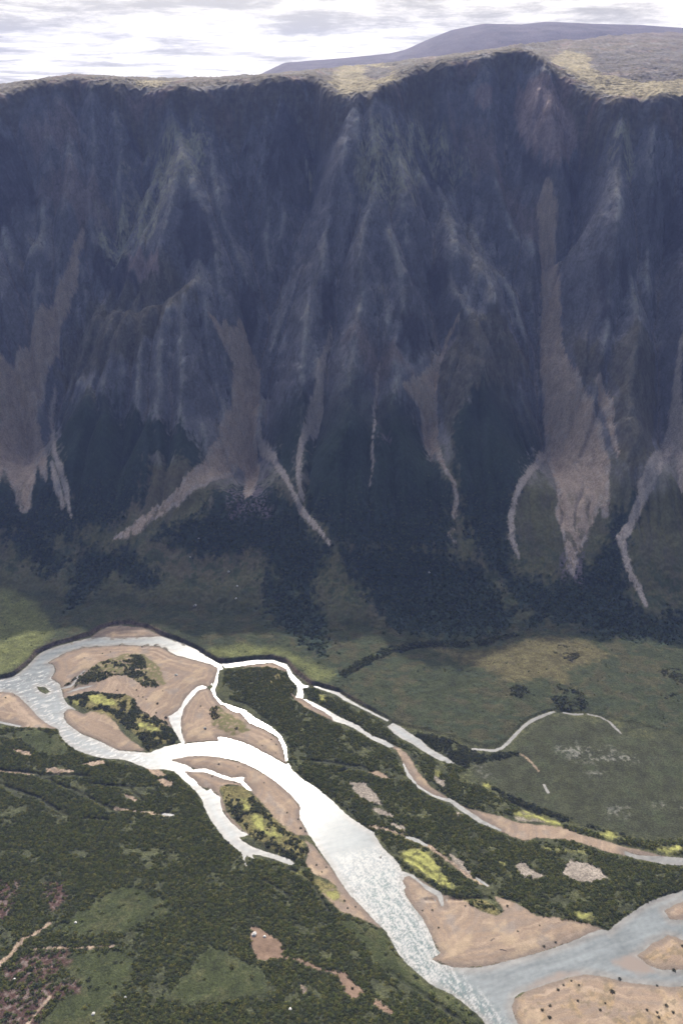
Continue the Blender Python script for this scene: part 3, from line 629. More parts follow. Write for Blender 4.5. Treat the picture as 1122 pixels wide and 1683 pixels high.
# ------------------------------------------------------------------ what lies on the wall
SCREE = {
    'west': [([(138, 385), (125, 420), (105, 490), (82, 550), (60, 600), (45, 650), (38, 700), (36, 760), (40, 800), (42, 835)], [2, 6, 10, 16, 20, 24, 33, 34, 20, 10]), ([(20, 690), (-5, 740), (-12, 800)], [14, 16, 10]), ([(55, 700), (70, 760), (76, 790)], [10, 10, 3])],
    'west_strand': [([(92, 640), (84, 690), (90, 745), (108, 800), (117, 850)], [1.5, 3, 3.5, 5, 1]), ([(85, 760), (95, 800), (105, 835)], [3, 6, 2])],
    'middle': [([(345, 520), (362, 545), (385, 575), (398, 600)], [2, 8, 14, 20]), ([(400, 545), (406, 600), (405, 650), (402, 700), (388, 735)], [8, 25, 24, 24, 28]), ([(385, 735), (345, 780), (300, 812), (255, 848), (215, 874), (190, 886)], [22, 15, 11, 9, 9, 3]), ([(405, 730), (415, 780), (408, 815)], [18, 15, 7])],
    'middle_strand': [([(424, 700), (440, 745), (465, 778), (480, 810), (500, 845), (520, 868), (541, 894)], [5, 5, 4, 3, 5, 4, 2])],
    'inner': [([(545, 545), (532, 590), (524, 640), (520, 680), (512, 705)], [2, 4, 8, 12, 10]), ([(515, 690), (500, 715), (492, 745), (490, 780), (496, 820)], [6, 4.5, 4.5, 4, 4])],
    'thread': [([(624, 600), (618, 625), (620, 648), (614, 672), (616, 698), (611, 730), (613, 760), (608, 798)], [.8, 1.2, 1.6, 1.8, 2.0, 1.4, 1.4, .8])],
    'chute': [([(752, 520), (735, 560), (715, 600), (704, 640)], [2, 4, 7, 14]), ([(664, 635), (690, 645), (705, 640)], [4, 10, 10]), ([(702, 640), (703, 690), (706, 725), (712, 745)], [17, 16, 14, 6]), ([(712, 725), (722, 755), (735, 780), (747, 798), (750, 820), (745, 850)], [5, 4, 3.5, 3.5, 3, 2]), ([(742, 872), (738, 880), (745, 890)], [2, 2.2, 1])],
    'great': [([(892, 330), (898, 400), (904, 470), (903, 540), (905, 590), (915, 640), (925, 690)], [10, 14, 13, 15, 17, 20, 27]), ([(925, 690), (945, 740), (955, 790), (945, 850), (940, 900), (938, 945)], [27, 38, 42, 32, 14, 4]), ([(965, 740), (988, 800), (995, 845)], [14, 11, 5])],
    'levee': [([(908, 670), (908, 710), (890, 750), (865, 785), (848, 815), (839, 850), (840, 885), (852, 918)], [5, 5, 5, 4.5, 4.5, 4.5, 4.5, 2])],
    'side_thread': [([(985, 630), (998, 670), (1006, 710), (1015, 748)], [7, 6, 3.5, 1.8])],
    'east': [([(1118, 560), (1110, 640), (1108, 690), (1092, 750), (1062, 800), (1048, 835), (1035, 865), (1020, 885), (1025, 910), (1035, 945), (1048, 968), (1060, 996)], [3, 5, 9, 12, 10, 6, 6, 7, 5, 5, 5, 2]), ([(1120, 680), (1135, 740), (1122, 800)], [10, 22, 8]), ([(1070, 790), (1052, 795)], [7, 5])],
}
ALDER = [[(90, 660), (140, 640), (200, 690), (250, 690), (330, 738), (330, 772), (250, 762), (228, 825), (190, 860), (130, 880), (90, 870), (112, 820), (100, 750)], [(535, 650), (600, 622), (650, 648), (690, 700), (705, 750), (740, 800), (742, 900), (640, 905), (560, 900), (505, 830), (500, 770), (510, 715)], [(428, 690), (480, 655), (512, 665), (498, 710), (487, 745), (482, 800), (450, 755)],
         [(-60, 640), (12, 600), (30, 650), (-5, 700), (-60, 700)], [(-40, 780), (20, 800), (80, 745), (112, 860), (150, 900), (60, 880), (-40, 870)], [(745, 690), (880, 645), (902, 690), (862, 775), (832, 860), (845, 930), (900, 955), (990, 905), (1012, 850), (1062, 812), (1025, 880), (1032, 950), (1062, 1002), (1140, 990), (1140, 1062), (1000, 1056), (850, 1005), (800, 930), (760, 860), (748, 780)],
         [(560, 900), (700, 900), (800, 940), (860, 1010), (830, 1050), (720, 1055), (640, 1040), (580, 960)], [(250, 880), (330, 850), (405, 800), (480, 830), (540, 900), (510, 980), (480, 1000), (430, 905), (330, 915)], [(430, 930), (520, 960), (560, 1070), (520, 1085), (420, 1000)], [(110, 930), (150, 905), (220, 900), (275, 955), (250, 975), (190, 950), (150, 985), (110, 1010), (100, 970)], [(40, 850), (130, 930), (70, 950), (0, 880)],
         [(560, 1108), (600, 1085), (640, 1066), (720, 1052), (790, 1050), (840, 1040), (840, 1052), (790, 1062), (720, 1062), (660, 1072), (610, 1092), (570, 1115)], [(980, 1030), (1122, 1010), (1122, 1062), (1010, 1056)], [(870, 995), (920, 1000), (930, 1030), (880, 1040), (850, 1025)]]
BROWN = [[(145, 760), (235, 750), (260, 765), (330, 775), (385, 735), (370, 762), (292, 815), (190, 870), (150, 840)], [(720, 600), (760, 520), (860, 560), (880, 640), (760, 690), (750, 780), (720, 700)], [(920, 540), (985, 560), (990, 650), (950, 660)], [(1000, 560), (1060, 540), (1080, 620), (1080, 760), (1030, 800), (1010, 740)], [(150, 490), (300, 450), (330, 500), (200, 600), (120, 640), (90, 620)],
         [(600, 900), (650, 930), (640, 1020), (600, 1020)], [(410, 850), (450, 810), (470, 870), (430, 930), (300, 960), (220, 900)], [(850, 985), (1000, 960), (1010, 1020), (880, 1010)]]
PURPLE = [[(360, 800), (440, 770), (450, 850), (380, 860)], [(920, 900), (965, 890), (960, 965), (918, 955)], [(940, 690), (990, 680), (1000, 790), (960, 760)], [(625, 712), (640, 712), (640, 724), (625, 724)]]
BUFFR = [[(850, 145), (885, 128), (915, 140), (945, 160), (952, 215), (935, 262), (915, 280), (880, 262), (855, 225), (843, 190)], [(785, 150), (808, 145), (802, 175), (780, 180)], [(212, 418), (262, 412), (260, 448), (215, 446)]]
GRASSY = [[(160, 340), (240, 232), (262, 240), (235, 290), (185, 345)], [(160, 385), (260, 250), (330, 190), (345, 230), (330, 300), (250, 390), (160, 410)], [(500, 260), (545, 165), (555, 180), (530, 230), (505, 280)], [(600, 220), (640, 200), (700, 260), (680, 330), (620, 330), (580, 300)], [(995, 230), (1045, 200), (1045, 300), (1000, 290)], [(640, 170), (700, 190), (780, 280), (760, 300), (680, 230)]]
scree_sd = {}
pxm = 0.95
for k, ls in SCREE.items():
    d = None
    for P, hw in ls:
        q = line_sd(on_terrain(P, Z), np.asarray(hw) * pxm, 60); d = q if d is None else np.minimum(d, q)
    scree_sd[k] = d
rag = fbm(X / 16, Y / 45, 5, 141, .6)
sd_scree = np.full((NY, NX), 999.0, np.float32); scree_id = np.zeros((NY, NX), np.int16)
fade = sst(.40, .12, tt)      # towards the toe the scree breaks up among the alders
for q, k in enumerate(scree_sd):
    d = scree_sd[k] + rag * (3 + 6 * fade) * (0.35 if ('strand' in k or 'thread' in k or k in ('levee', 'inner', 'east')) else 1)
    scree_id = np.where(d < sd_scree, q + 1, scree_id); sd_scree = np.minimum(sd_scree, d)


def wunion(lst, warp):
    d = np.full((NY, NX), 999.0, np.float32)
    for P in lst: d = np.minimum(d, poly_sd(on_terrain(P, Z), 60))
    return d + warp


sd_alder = wunion(ALDER, 26 * rag + 10 * n1)
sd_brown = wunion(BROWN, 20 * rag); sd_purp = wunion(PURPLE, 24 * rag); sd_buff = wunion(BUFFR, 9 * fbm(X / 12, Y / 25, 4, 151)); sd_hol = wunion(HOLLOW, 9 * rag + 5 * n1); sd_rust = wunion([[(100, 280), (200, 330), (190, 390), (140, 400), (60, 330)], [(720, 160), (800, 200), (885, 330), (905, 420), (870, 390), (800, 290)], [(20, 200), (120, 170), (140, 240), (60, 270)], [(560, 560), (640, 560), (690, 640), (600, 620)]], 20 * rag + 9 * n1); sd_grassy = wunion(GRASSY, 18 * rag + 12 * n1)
m_scree = sst(2.0, -2.5, sd_scree + 3.0 * n2 + 3.0 * fbm(X / 5, Y / 11, 3, 146))
# a scree runs as a filled trough: smoother than the rock, a little raised along its edge
Z = Z + (m_scree * (0.9 - 0.35 * np.abs(n2))).astype(np.float32)
print('wall cover', round(time.time() - T0, 1))

# ------------------------------------------------------------------ ground colours (reflectance of each cover)
alb = np.zeros((NY, NX, 3), np.float32)


def lay(mask, col, var=None):
    c = np.asarray(col, np.float32)[None, None]
    if var is not None: c = c * (1 + var[..., None])
    np.multiply(alb, (1 - mask)[..., None], out=alb); np.add(alb, c * mask[..., None], out=alb)


one = np.ones((NY, NX), np.float32)
v1 = fbm(X / 22, Y / 22, 5, 161); v2 = fbm(X / 5, Y / 5, 3, 171); v3 = fbm(X / 90, Y / 90, 4, 181)
streak = fbm((X + wx) / 7, Y / 60, 5, 191, .6)
# floor
lay(one, (.056, .060, .031), .45 * v2 + .35 * v1)
lay(sst(130, 40, dW) * sst(-.1, .3, v1 + .4 * v2) * .8, (.080, .082, .037), .35 * v2)
nf = sst(0, -6, north)
lay(nf, (.045, .053, .027), .35 * v1 + .3 * v2 + .2 * v3)
lay(nf * sst(-.05, .25, v1 + .5 * v3), (.058, .056, .030), .3 * v2)
lay(nf * sst(.12, .3, fbm(X / 30, Y / 14, 5, 201)), (.040, .050, .028), .3 * v2)
lush = union([[(-120, 970), (20, 972), (60, 992), (88, 1035), (62, 1070), (0, 1112), (-120, 1122)], [(330, 1070), (400, 1060), (470, 1070), (520, 1095), (560, 1110), (520, 1120), (490, 1095), (440, 1078), (370, 1086)]], 6, 6)
lay(sst(10, -8, lush) * nf, (.120, .128, .050), .35 * v2 + .3 * v1)
lay(sst(2.0, -.5, sd_clear) * sst(.5, -.5, nf), (.034, .036, .022), .3 * v2)  # shadow inside the old channels painted as darker ground
# tawny ground of the fan
tawny = union([[(700, 1062), (780, 1070), (860, 1050), (905, 1040), (960, 1050), (1010, 1075), (930, 1100), (945, 1130), (900, 1112), (840, 1120), (800, 1100), (730, 1075)], [(905, 1172), (880, 1186), (862, 1215), (870, 1235), (855, 1240), (850, 1215), (870, 1190)]], 12, 6)
lay(sst(6, -10, tawny) * nf, (.100, .088, .044), .4 * v2 + .4 * v1)
rm = union([[(776, 1242), (830, 1240), (862, 1205), (880, 1188), (910, 1178), (1000, 1190), (1030, 1208), (1122, 1225), (1260, 1250), (1260, 1385), (1070, 1380), (980, 1365), (850, 1320), (780, 1278)]], 5)
lay(sst(4, -8, rm), (.048, .051, .028), .4 * v1 + .25 * v2)
lay(sst(4, -8, rm) * sst(.05, .35, v1 + .4 * v3) * .8, (.050, .058, .030), .3 * v2)
lay(sst(3, -6, sd_meadow + 5 * v1), (.046, .054, .021), .3 * v2 + .45 * v1)
lay(sst(0, -6, sd_meadow) * sst(.05, .4, v1 + .5 * v2) * .6, (.068, .066, .030), .3 * v2)
lay(sst(3, -3, sd_red), (.072, .043, .034), .5 * v2 + .4 * v1)
lay(sst(2, -4, sd_red) * sst(.05, .35, v2 + .5 * v1), (.135, .105, .092), .3 * v2)
lay(sst(2, -2, sd_olive), (.15, .13, .055), .5 * v2 + .4 * v1)
lay(.75 * sst(9, -9, sd_stone) * sst(.0, .45, v2 + v1), (.19, .185, .165), .3 * v2)
lay(sst(1, -1, sd_grav), (.27, .23, .19), .3 * v2)
lay(sst(4, -2, sd_moss) * .7, (.13, .125, .05), .4 * v2)
lay(sst(.5, -3.5, sd_moss) * sst(-.5, .1, v2 + .5 * v1), (.27, .265, .085), .4 * v2 + .3 * v1)
m_sand = np.maximum(sst(.8, -.8, sd_sand) * sst(1.5, -1, np.minimum(sd_moss, 9)) * 0 + sst(.8, -.8, sd_sand), sst(.8, -.8, sd_bare))
wet = sst(9, 0.5, dW + 4.0 * n1)
dunes = fbm((X * .8 + Y * .6) / 34, (Y * .8 - X * .6) / 9, 4, 211)
lay(m_sand * (1 - .0 * wet), (.262, .192, .138), .08 * dunes + .10 * v2 + .14 * v3)
scroll = fbm((dW + 5 * n3 + 1.5 * n1) / 5.5, (X + Y) / 130, 4, 215, .6)      # old shorelines follow the water's edge
lay(m_sand * sst(.0, .3, scroll) * .8, (.225, .175, .14), .12 * v2)
lay(m_sand * sst(.05, .35, -scroll) * .7, (.37, .285, .215), .1 * v2)
lay(m_sand * .8 * sst(.0, .45, .5 * dunes + 1.0 * n3 + .3 * v1), (.37, .28, .19), .1 * v2)
lay(m_sand * .8 * sst(.1, .5, v1 - .3 * dunes), (.235, .195, .165), .2 * v2)
sb = union([SAND['south_bar'], SAND['islet']], 2)
lay(m_sand * sst(4, -3, sb) * sst(.02, .3, v1 + .35 * n1) * .8, (.32, .225, .125), .3 * v2)
lay(m_sand * sst(4, -3, sb) * sst(.1, .35, v2 + .8 * v1) * .8, (.16, .125, .085), .3 * v2)
cl_ = union([SAND['clearing'], SAND_EXTRA[0]], 2)
lay(m_sand * sst(4, -1, cl_), (.20, .135, .095), .25 * v2 + .4 * v1)
keep = m_sand * sst(1.5, -2.0, sd_olive)
lay(keep * sst(-.5, .1, v2 + .6 * v1), (.125, .115, .05), .4 * v2)
lay(sst(1.0, -2.5, sd_moss + 2 * n1) * m_sand * .75, (.26, .25, .085), .35 * v2)
lay(wet * sst(2, -1, sd_sand) * .9, (.175, .138, .112), .15 * v2)
lay(sst(0.6, -0.6, dW), (.17, .155, .13), .2 * v2)
# cut bank of bare earth
cut = sst(4.0, 0.5, np.abs(north + .5)) * land * sst(1.5, 5, bank_h + 0 * north)
lay(cut * sst(-.45, .1, v2 + .2), (.15, .112, .085), .5 * v2)
# wall
wm = sst(0.015, 0.10, tt + .03 * v1)
lay(wm, (.128, .122, .064), .45 * v1 + .3 * v2)                                     # talus grown with heath
lay(wm * sst(.0, .35, fbm(X / 26, Y / 70, 5, 221)), (.115, .105, .068), .3 * v2)
rockm = sst(.30, .47, tt + .10 * rag + .06 * v3)
tone = .08 * streak + .12 * v1 + .08 * v2
lay(rockm, (.282, .262, .258), tone)
lay(.6 * rockm * sst(.05, .5, fbm((X + wx) / 60, Y / 110, 4, 231)), (.26, .215, .195), tone)     # rusty, broken rock
lay(rockm * sst(.3, .6, rgs - .4 + .3 * v2) * .3, (.255, .205, .195), .2 * v2)
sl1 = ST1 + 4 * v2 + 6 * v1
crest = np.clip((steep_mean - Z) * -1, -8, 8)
lay(rockm * sst(1.2, 5.0, crest + 1.0 * v2) * .6, (.36, .335, .30), tone)                 # light on the crests put into the colour to bring out relief
lay(rockm * sst(52, 68, .6 * sl1 + .4 * ST2) * .85, (.145, .140, .156), .10 * v2)      # bare steep rock, with shade of the steep faces put into its colour
lay(rockm * sst(50, 36, sl1) * .85, (.35, .31, .255), tone)                              # rubble and lichen on the ledges, skylight put into the colour too
lay(rockm * sst(4.3, 6.0, flowm + .8 * v2) * .6, (.19, .15, .13), .3 * v2)                  # broken rock in the runnels
lay(rockm * np.maximum(sst(.10, .06, bl), .7 * sst(.09, .04, blf) * sst(-.1, .2, v1)) * .75, (.060, .058, .070), .1 * v2)                            # open joints
lay(rockm * sst(.45, .65, bl + .1 * v2) * .35, (.27, .25, .235), .15 * v2)                   # clean pale faces
lay(rockm * sst(8, -14, sd_rust) * .8, (.255, .195, .175), tone)
lay(rockm * sst(6, -6, sd_hol) * .9, (.075, .072, .088), tone)  # shade of the steep hollows painted into the rock colour
lay(rockm * sst(8, -14, sd_grassy) * sst(-.3, .2, v2 + v1), (.40, .365, .26), tone)
lay(sst(5, -10, sd_brown) * .75, (.135, .115, .075), .4 * v2 + .25 * v1)
lay(sst(4, -4, sd_buff) * .9, (.36, .265, .245), .35 * streak + .2 * v2)
lay(wm * sst(.26, .12, tt) * sst(-.1, .3, v1 + .5 * v2), (.055, .068, .036), .3 * v2)
low_ = 12 * sst(.2, .06, tt) * (1 + 2 * v1)
m_alder = sst(12, -8, sd_alder + low_ + 9 * v2 + 7 * n1) * sst(.6, .42, tt)
lay(m_alder, (.034, .052, .038), .4 * v2)
lay(sst(4, -10, sd_purp) * sst(-.2, .2, v2 + v1), (.17, .14, .15), .3 * v2)
m_scree = m_scree * (1 - .9 * fade * sst(.02, .16, fbm(X / 11, Y / 22, 4, 145) + .25 * v2))
m_scree = m_scree * np.where(np.isin(scree_id, [6]), sst(-.35, .1, v1 + v2), 1)
lay(m_scree, (.47, .355, .27), .25 * v2 + .2 * streak)
lay(m_scree * sst(.2, .5, v2 + .5 * streak) * .6, (.46, .39, .34))
str_ = np.isin(scree_id, [q + 1 for q, k in enumerate(scree_sd) if k in ('west_strand', 'middle_strand', 'inner', 'levee', 'east', 'thread')])
lay(m_scree * str_ * .7, (.48, .41, .36), .3 * v2)
lev = sst(4.5, 1.5, np.abs(sd_scree + 3 + 1.2 * n1)) * sst(-.2, .2, v1 + .4 * v2) * sst(.75, .5, tt)
lay(lev * .6, (.47, .40, .35), .3 * v2)                                                     # pale boulder levees along the edges
# plateau
pm = sst(.992, 1.012, tt + .008 * v2)
lay(pm, (.115, .096, .070), .35 * v2 + .25 * v1)
lay(pm * sst(.02, .3, fbm(X / 45, Y / 45, 6, 241, .6)), (.150, .138, .128), .45 * v2)
lay(pm * sst(.1, .4, fbm(X / 70, Y / 40, 4, 251)), (.185, .135, .115), .3 * v2)
lay(pm * sst(.2, .4, fbm(X / 16, Y / 16, 5, 255, .6)) * .8, (.085, .08, .075), .3 * v2)
pale = wunion([[(540, 135), (560, 160), (600, 152), (650, 132), (640, 110), (580, 108)], [(840, 84), (900, 100), (940, 125), (1000, 160), (1060, 162), (1130, 156), (1140, 110), (1000, 95), (930, 82)], [(222, 130), (225, 142), (270, 141), (300, 131)]], 22 * fbm(X / 25, Y / 25, 4, 257))
dk = wunion([[(960, 85), (1130, 75), (1140, 128), (1060, 135), (980, 118)], [(600, 108), (650, 110), (640, 125), (600, 128)]], 22 * fbm(X / 25, Y / 25, 4, 259))
pale = np.maximum(pale, -dk)
lay(pm * sst(6, -8, dk) * sst(-.25, .2, v1 + .5 * v2) * .85, (.105, .092, .092), .4 * v2)
lay(pm * sst(8, -8, pale) * .85, (.27, .225, .135), .3 * v2 + .25 * v1)
lay(sst(2050, 2500, Y) * .75, (.155, .125, .125))
np.clip(alb, .008, .8, out=alb)
print('colours', round(time.time() - T0, 1))


# ------------------------------------------------------------------ materials
def base_mat(name):
    m = bpy.data.materials.new(name); m.use_nodes = True
    return m, NT(m.node_tree)


def ground_mat(name, fine, amp, bump_scale, bump_dist, rough=0.95, stretch=(1, 1, 1), vor=0.0, blocks=0.0):
    m, t = base_mat(name)
    oc = t.n('ShaderNodeTexCoord').outputs['Object']
    a = t.n('ShaderNodeAttribute', dict(attribute_name='cover')).outputs['Color']
    v = t.scaled(oc, *stretch)
    k = t.noise(v, fine, 7.0, 0.62)
    gain = t.rng(k, 0.28, 0.72, 1 - amp, 1 + amp)
    k2 = t.noise(v, fine * 0.14, 4.0, 0.6)
    gain = t.math('MULTIPLY', gain, t.rng(k2, 0.3, 0.7, 1 - .45 * amp, 1 + .45 * amp))
    if vor:
        vo = t.n('ShaderNodeTexVoronoi', None, Vector=oc, Scale=0.42)
        pebble = t.rng(vo.outputs['Distance'], 0.10, 0.22, 1 + vor, 1.0)
        gain = t.math('MULTIPLY', gain, pebble)
    if blocks:      # jointed rock: faces of slightly different tone, edges open or weathered
        g0 = gain
        zrock = t.rng(t.n('ShaderNodeSeparateXYZ', None, Vector=oc).outputs[2], 150.0, 290.0, 0.0, 1.0)   # grown over lower down
        wv = t.n('ShaderNodeTexNoise', None, Vector=v, Scale=.09, Detail=4.0).outputs['Color']
        wob_ = t.n('ShaderNodeVectorMath', dict(operation='SCALE'), Vector=wv, Scale=14.0).outputs[0]
        vv = t.n('ShaderNodeVectorMath', dict(operation='ADD'), _0=v, _1=wob_).outputs[0]
        for sc_, am, st_ in ((.075, 1.0, (1, .5, .4)), (.21, .7, (1, .6, .5))):
            vs = t.scaled(vv, *st_)
            ce = t.n('ShaderNodeTexVoronoi', dict(feature='F1'), Vector=vs, Scale=sc_)
            cs = t.n('ShaderNodeSeparateColor', None, Color=ce.outputs['Color']).outputs[0]
            gain = t.math('MULTIPLY', gain, t.rng(cs, 0, 1, 1 - blocks * am, 1 + blocks * am))
            ed = t.n('ShaderNodeTexVoronoi', dict(feature='DISTANCE_TO_EDGE'), Vector=vs, Scale=sc_).outputs['Distance']
            gain = t.math('MULTIPLY', gain, t.rng(ed, 0.0, 0.07, 1 - .9 * blocks * am, 1.0))
    if blocks:
        gain = t.math('ADD', t.math('MULTIPLY', gain, zrock), t.math('MULTIPLY', g0, t.math('SUBTRACT', 1.0, zrock)))
    vm = t.n('ShaderNodeVectorMath', dict(operation='SCALE'), Vector=a)
    t.t.links.new(gain, vm.inputs['Scale'])
    hb = t.noise(v, bump_scale, 8.0, 0.65)
    bp = t.n('ShaderNodeBump', None, Strength=1.0, Distance=bump_dist, Height=hb)
    p = t.n('ShaderNodeBsdfPrincipled', None, Base__Color=vm.outputs[0], Roughness=rough, Normal=bp.outputs[0])
    p.inputs['Specular IOR Level'].default_value = 0.15
    t.n('ShaderNodeOutputMaterial', None, Surface=p.outputs[0])
    return m


M_GROUND = ground_mat('tundra ground', .55, .40, .5, 1.2)
M_SAND = ground_mat('river sand', .9, .13, .7, .35, .9)
M_ROCK = ground_mat('weathered rock', .30, .20, .25, .8, .92, (1, .75, .75), 0.0, .15)
M_SCREE = ground_mat('scree rubble', .6, .24, .4, 1.2, .95, (1, .6, .6), .5)
M_PLAT = ground_mat('stony heath', .12, .3, .16, 1.0)
M_MOSS = ground_mat('pale moss', .8, .35, .8, .5)


def water_mat(name='silty river water', rough=.20, wave=.10):
    m, t = base_mat(name)
    oc = t.n('ShaderNodeTexCoord').outputs['Object']
    foam = t.n('ShaderNodeAttribute', dict(attribute_name='foam')).outputs['Fac']
    tint = t.n('ShaderNodeAttribute', dict(attribute_name='cover')).outputs['Color']
    n = t.noise(oc, .45, 6.0, .6)
    col = t.mix(t.math('MULTIPLY', foam, t.rng(n, .35, .6, .55, 1.0)), tint, (.42, .41, .39, 1))
    w1 = t.noise(oc, 2.4, 4.0, .6)
    w2 = t.noise(oc, .55, 3.0, .55)
    hh = t.math('ADD', t.math('MULTIPLY', w1, .5), w2)
    bp = t.n('ShaderNodeBump', None, Strength=.6, Distance=wave, Height=hh)
    rg = t.math('ADD', t.math('MULTIPLY', foam, .25), rough)
    p = t.n('ShaderNodeBsdfPrincipled', None, Base__Color=col, Roughness=rg, IOR=1.33, Normal=bp.outputs[0])
    t.n('ShaderNodeOutputMaterial', None, Surface=p.outputs[0])
    return m


M_CALM = water_mat('slack silty water', .14, .03)
M_WATER = water_mat()


def leaf_mat():
    m, t = base_mat('willow and alder leaves')
    a = t.n('ShaderNodeAttribute', dict(attribute_name='leaf')).outputs['Color']
    oc = t.n('ShaderNodeTexCoord').outputs['Object']
    k = t.rng(t.noise(oc, 2.2, 4, .6), .3, .7, .65, 1.35)
    vm = t.n('ShaderNodeVectorMath', dict(operation='SCALE'), Vector=a)
    t.t.links.new(k, vm.inputs['Scale'])
    d = t.n('ShaderNodeBsdfDiffuse', None, Color=vm.outputs[0], Roughness=.6)
    tr = t.n('ShaderNodeBsdfTranslucent', None, Color=vm.outputs[0])
    mx = t.n('ShaderNodeMixShader', None, _0=.36, _1=d.outputs[0], _2=tr.outputs[0])
    t.n('ShaderNodeOutputMaterial', None, Surface=mx.outputs[0])
    return m


M_LEAF = leaf_mat()


def plain_mat(name, c1, c2, scale, bump=.1):
    m, t = base_mat(name)
    oc = t.n('ShaderNodeTexCoord').outputs['Object']
    n = t.noise(oc, scale, 6, .6)
    col = t.mix(t.rng(n, .35, .65, 0, 1), (*c1, 1), (*c2, 1))
    bp = t.n('ShaderNodeBump', None, Strength=.8, Distance=bump, Height=n)
    p = t.n('ShaderNodeBsdfPrincipled', None, Base__Color=col, Roughness=.9, Normal=bp.outputs[0])
    t.n('ShaderNodeOutputMaterial', None, Surface=p.outputs[0])
    return m


M_BARK = plain_mat('grey bark', (.09, .075, .06), (.16, .14, .12), 3.0)
M_STONE = plain_mat('lichened boulder', (.20, .19, .18), (.36, .34, .31), 1.1, .2)
M_PALESTONE = plain_mat('pale boulder', (.42, .40, .38), (.60, .58, .55), 1.1, .2)
M_WOOD = plain_mat('bleached driftwood', (.13, .11, .09), (.22, .19, .16), 2.0)


# ------------------------------------------------------------------ mesh output
def mesh_from(name, verts, quads, mat, smooth=True):
    me = bpy.data.meshes.new(name)
    me.vertices.add(len(verts)); me.vertices.foreach_set('co', np.ascontiguousarray(verts, np.float32).ravel())
    k = quads.shape[1]
    me.loops.add(quads.size); me.loops.foreach_set('vertex_index', np.ascontiguousarray(quads, np.int32).ravel())
    me.polygons.add(len(quads)); me.polygons.foreach_set('loop_start', np.arange(0, quads.size, k, dtype=np.int32))
    if smooth: me.polygons.foreach_set('use_smooth', np.ones(len(quads), bool))
    me.materials.append(mat)
    me.update(calc_edges=True)
    ob = bpy.data.objects.new(name, me); COL.objects.link(ob)
    return ob


def color_attr(ob, name, rgb):
    a = ob.data.attributes.new(name, 'FLOAT_COLOR', 'POINT')
    a.data.foreach_set('color', np.concatenate([rgb, np.ones((len(rgb), 1), np.float32)], 1).astype(np.float32).ravel())


def tag(ob, label=None, cat=None, kind=None, group=None):
    if label: ob['label'] = label
    if cat: ob['category'] = cat
    if kind: ob['kind'] = kind
    if group: ob['group'] = group
    return ob


idx = np.arange(NY * NX, dtype=np.int64).reshape(NY, NX)
VX = X.ravel(); VY = Y.ravel(); VZ = Z.ravel(); VC = alb.reshape(-1, 3)


def grid_piece(name, facemask, mat, zflat=None, extra=None, cover=None):
    i, j = np.nonzero(facemask)
    if len(i) == 0: return None
    q = np.stack([idx[i, j], idx[i, j + 1], idx[i + 1, j + 1], idx[i + 1, j]], 1)
    u, inv = np.unique(q, return_inverse=True)
    z = VZ[u] if zflat is None else np.full(len(u), zflat, np.float32)
    ob = mesh_from(name, np.stack([VX[u], VY[u], z], 1), inv.reshape(q.shape), mat)
    color_attr(ob, 'cover', (VC if cover is None else cover.reshape(-1, 3))[u])
    if extra is not None:
        a = ob.data.attributes.new('foam', 'FLOAT', 'POINT'); a.data.foreach_set('value', extra.ravel()[u].astype(np.float32))
    return ob


# which object each ground face belongs to
cls = np.zeros((NY, NX), np.int16)                       # 0 valley floor
cls[(tt > .02)] = 1                                      # mountain wall
cls[(tt > 1.0)] = 2                                      # plateau
for q, d in enumerate(sd_mead): cls[(d < 0) & (cls == 0)] = 300 + q
cls[(sd_moss < 0) & (cls == 0)] = 3
sandy = (sd_sand < 0) & (cls == 0) & (dW > -30)
cls[sandy & (dW > -2.5)] = 100 + sand_id[sandy & (dW > -2.5)]
sc_ok = (sd_scree < 0) & (cls == 1)
cls[sc_ok] = 200 + scree_id[sc_ok]
fc = cls[:-1, :-1]
tag(grid_piece('ground', fc == 0, M_GROUND), 'green and brown valley floor around the river and its thickets', 'ground', 'structure')
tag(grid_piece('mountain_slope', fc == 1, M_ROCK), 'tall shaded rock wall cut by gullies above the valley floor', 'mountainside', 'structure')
tag(grid_piece('plateau', fc == 2, M_PLAT), 'sunlit stony tableland along the top of the rock wall', 'plateau', 'structure')
mo = grid_piece('moss', fc == 3, M_MOSS)
tag(mo, 'bright yellow green moss patches among the shrubs by the river', 'moss', 'stuff')
SL = {'bend': 'large pale sandbar wrapped by the upper left river bend', 'gravel_edge': 'grey gravel shore under the dark cut bank at the top of the bend', 'lower_bend': 'brown sandbar below the wooded bar, along the left river arm', 'glint_bar': 'smooth brown sandbar beside the sun glint', 'long_bar': 'long curved sandbar along the inside of the white main river',
      'split_bar': 'narrow sand strip where the pool channel leaves the river', 'west_bar': 'sandbar at the left edge of the photo below the grey river', 'point_bar': 'wide triangular sandbar at the river bend above the rapids', 'south_bar': 'sandy flats dotted with bushes in the bottom right corner', 'islet': 'ochre gravel islet in the lower right river',
      'upper_islet': 'low wet gravel islet at the right edge of the river', 'dry_channel': 'long pinkish sandy bed of the half dry side channel', 'channel_edge': 'sand edge at the head of the side channel', 'channel_strip': 'thin sand strip under the upper side channel', 'bank_bar': 'narrow sandy shore on the left bank above the rapids', 'clearing': 'bare brown sandy clearing in the foreground thicket', 'hollow': 'small sandy hollow in the middle of the island thicket'}
for q, k in enumerate(names_sand):
    ob = grid_piece('sandbar', fc == 101 + q, M_SAND)
    if ob: tag(ob, SL[k], 'sandbar', 'structure')
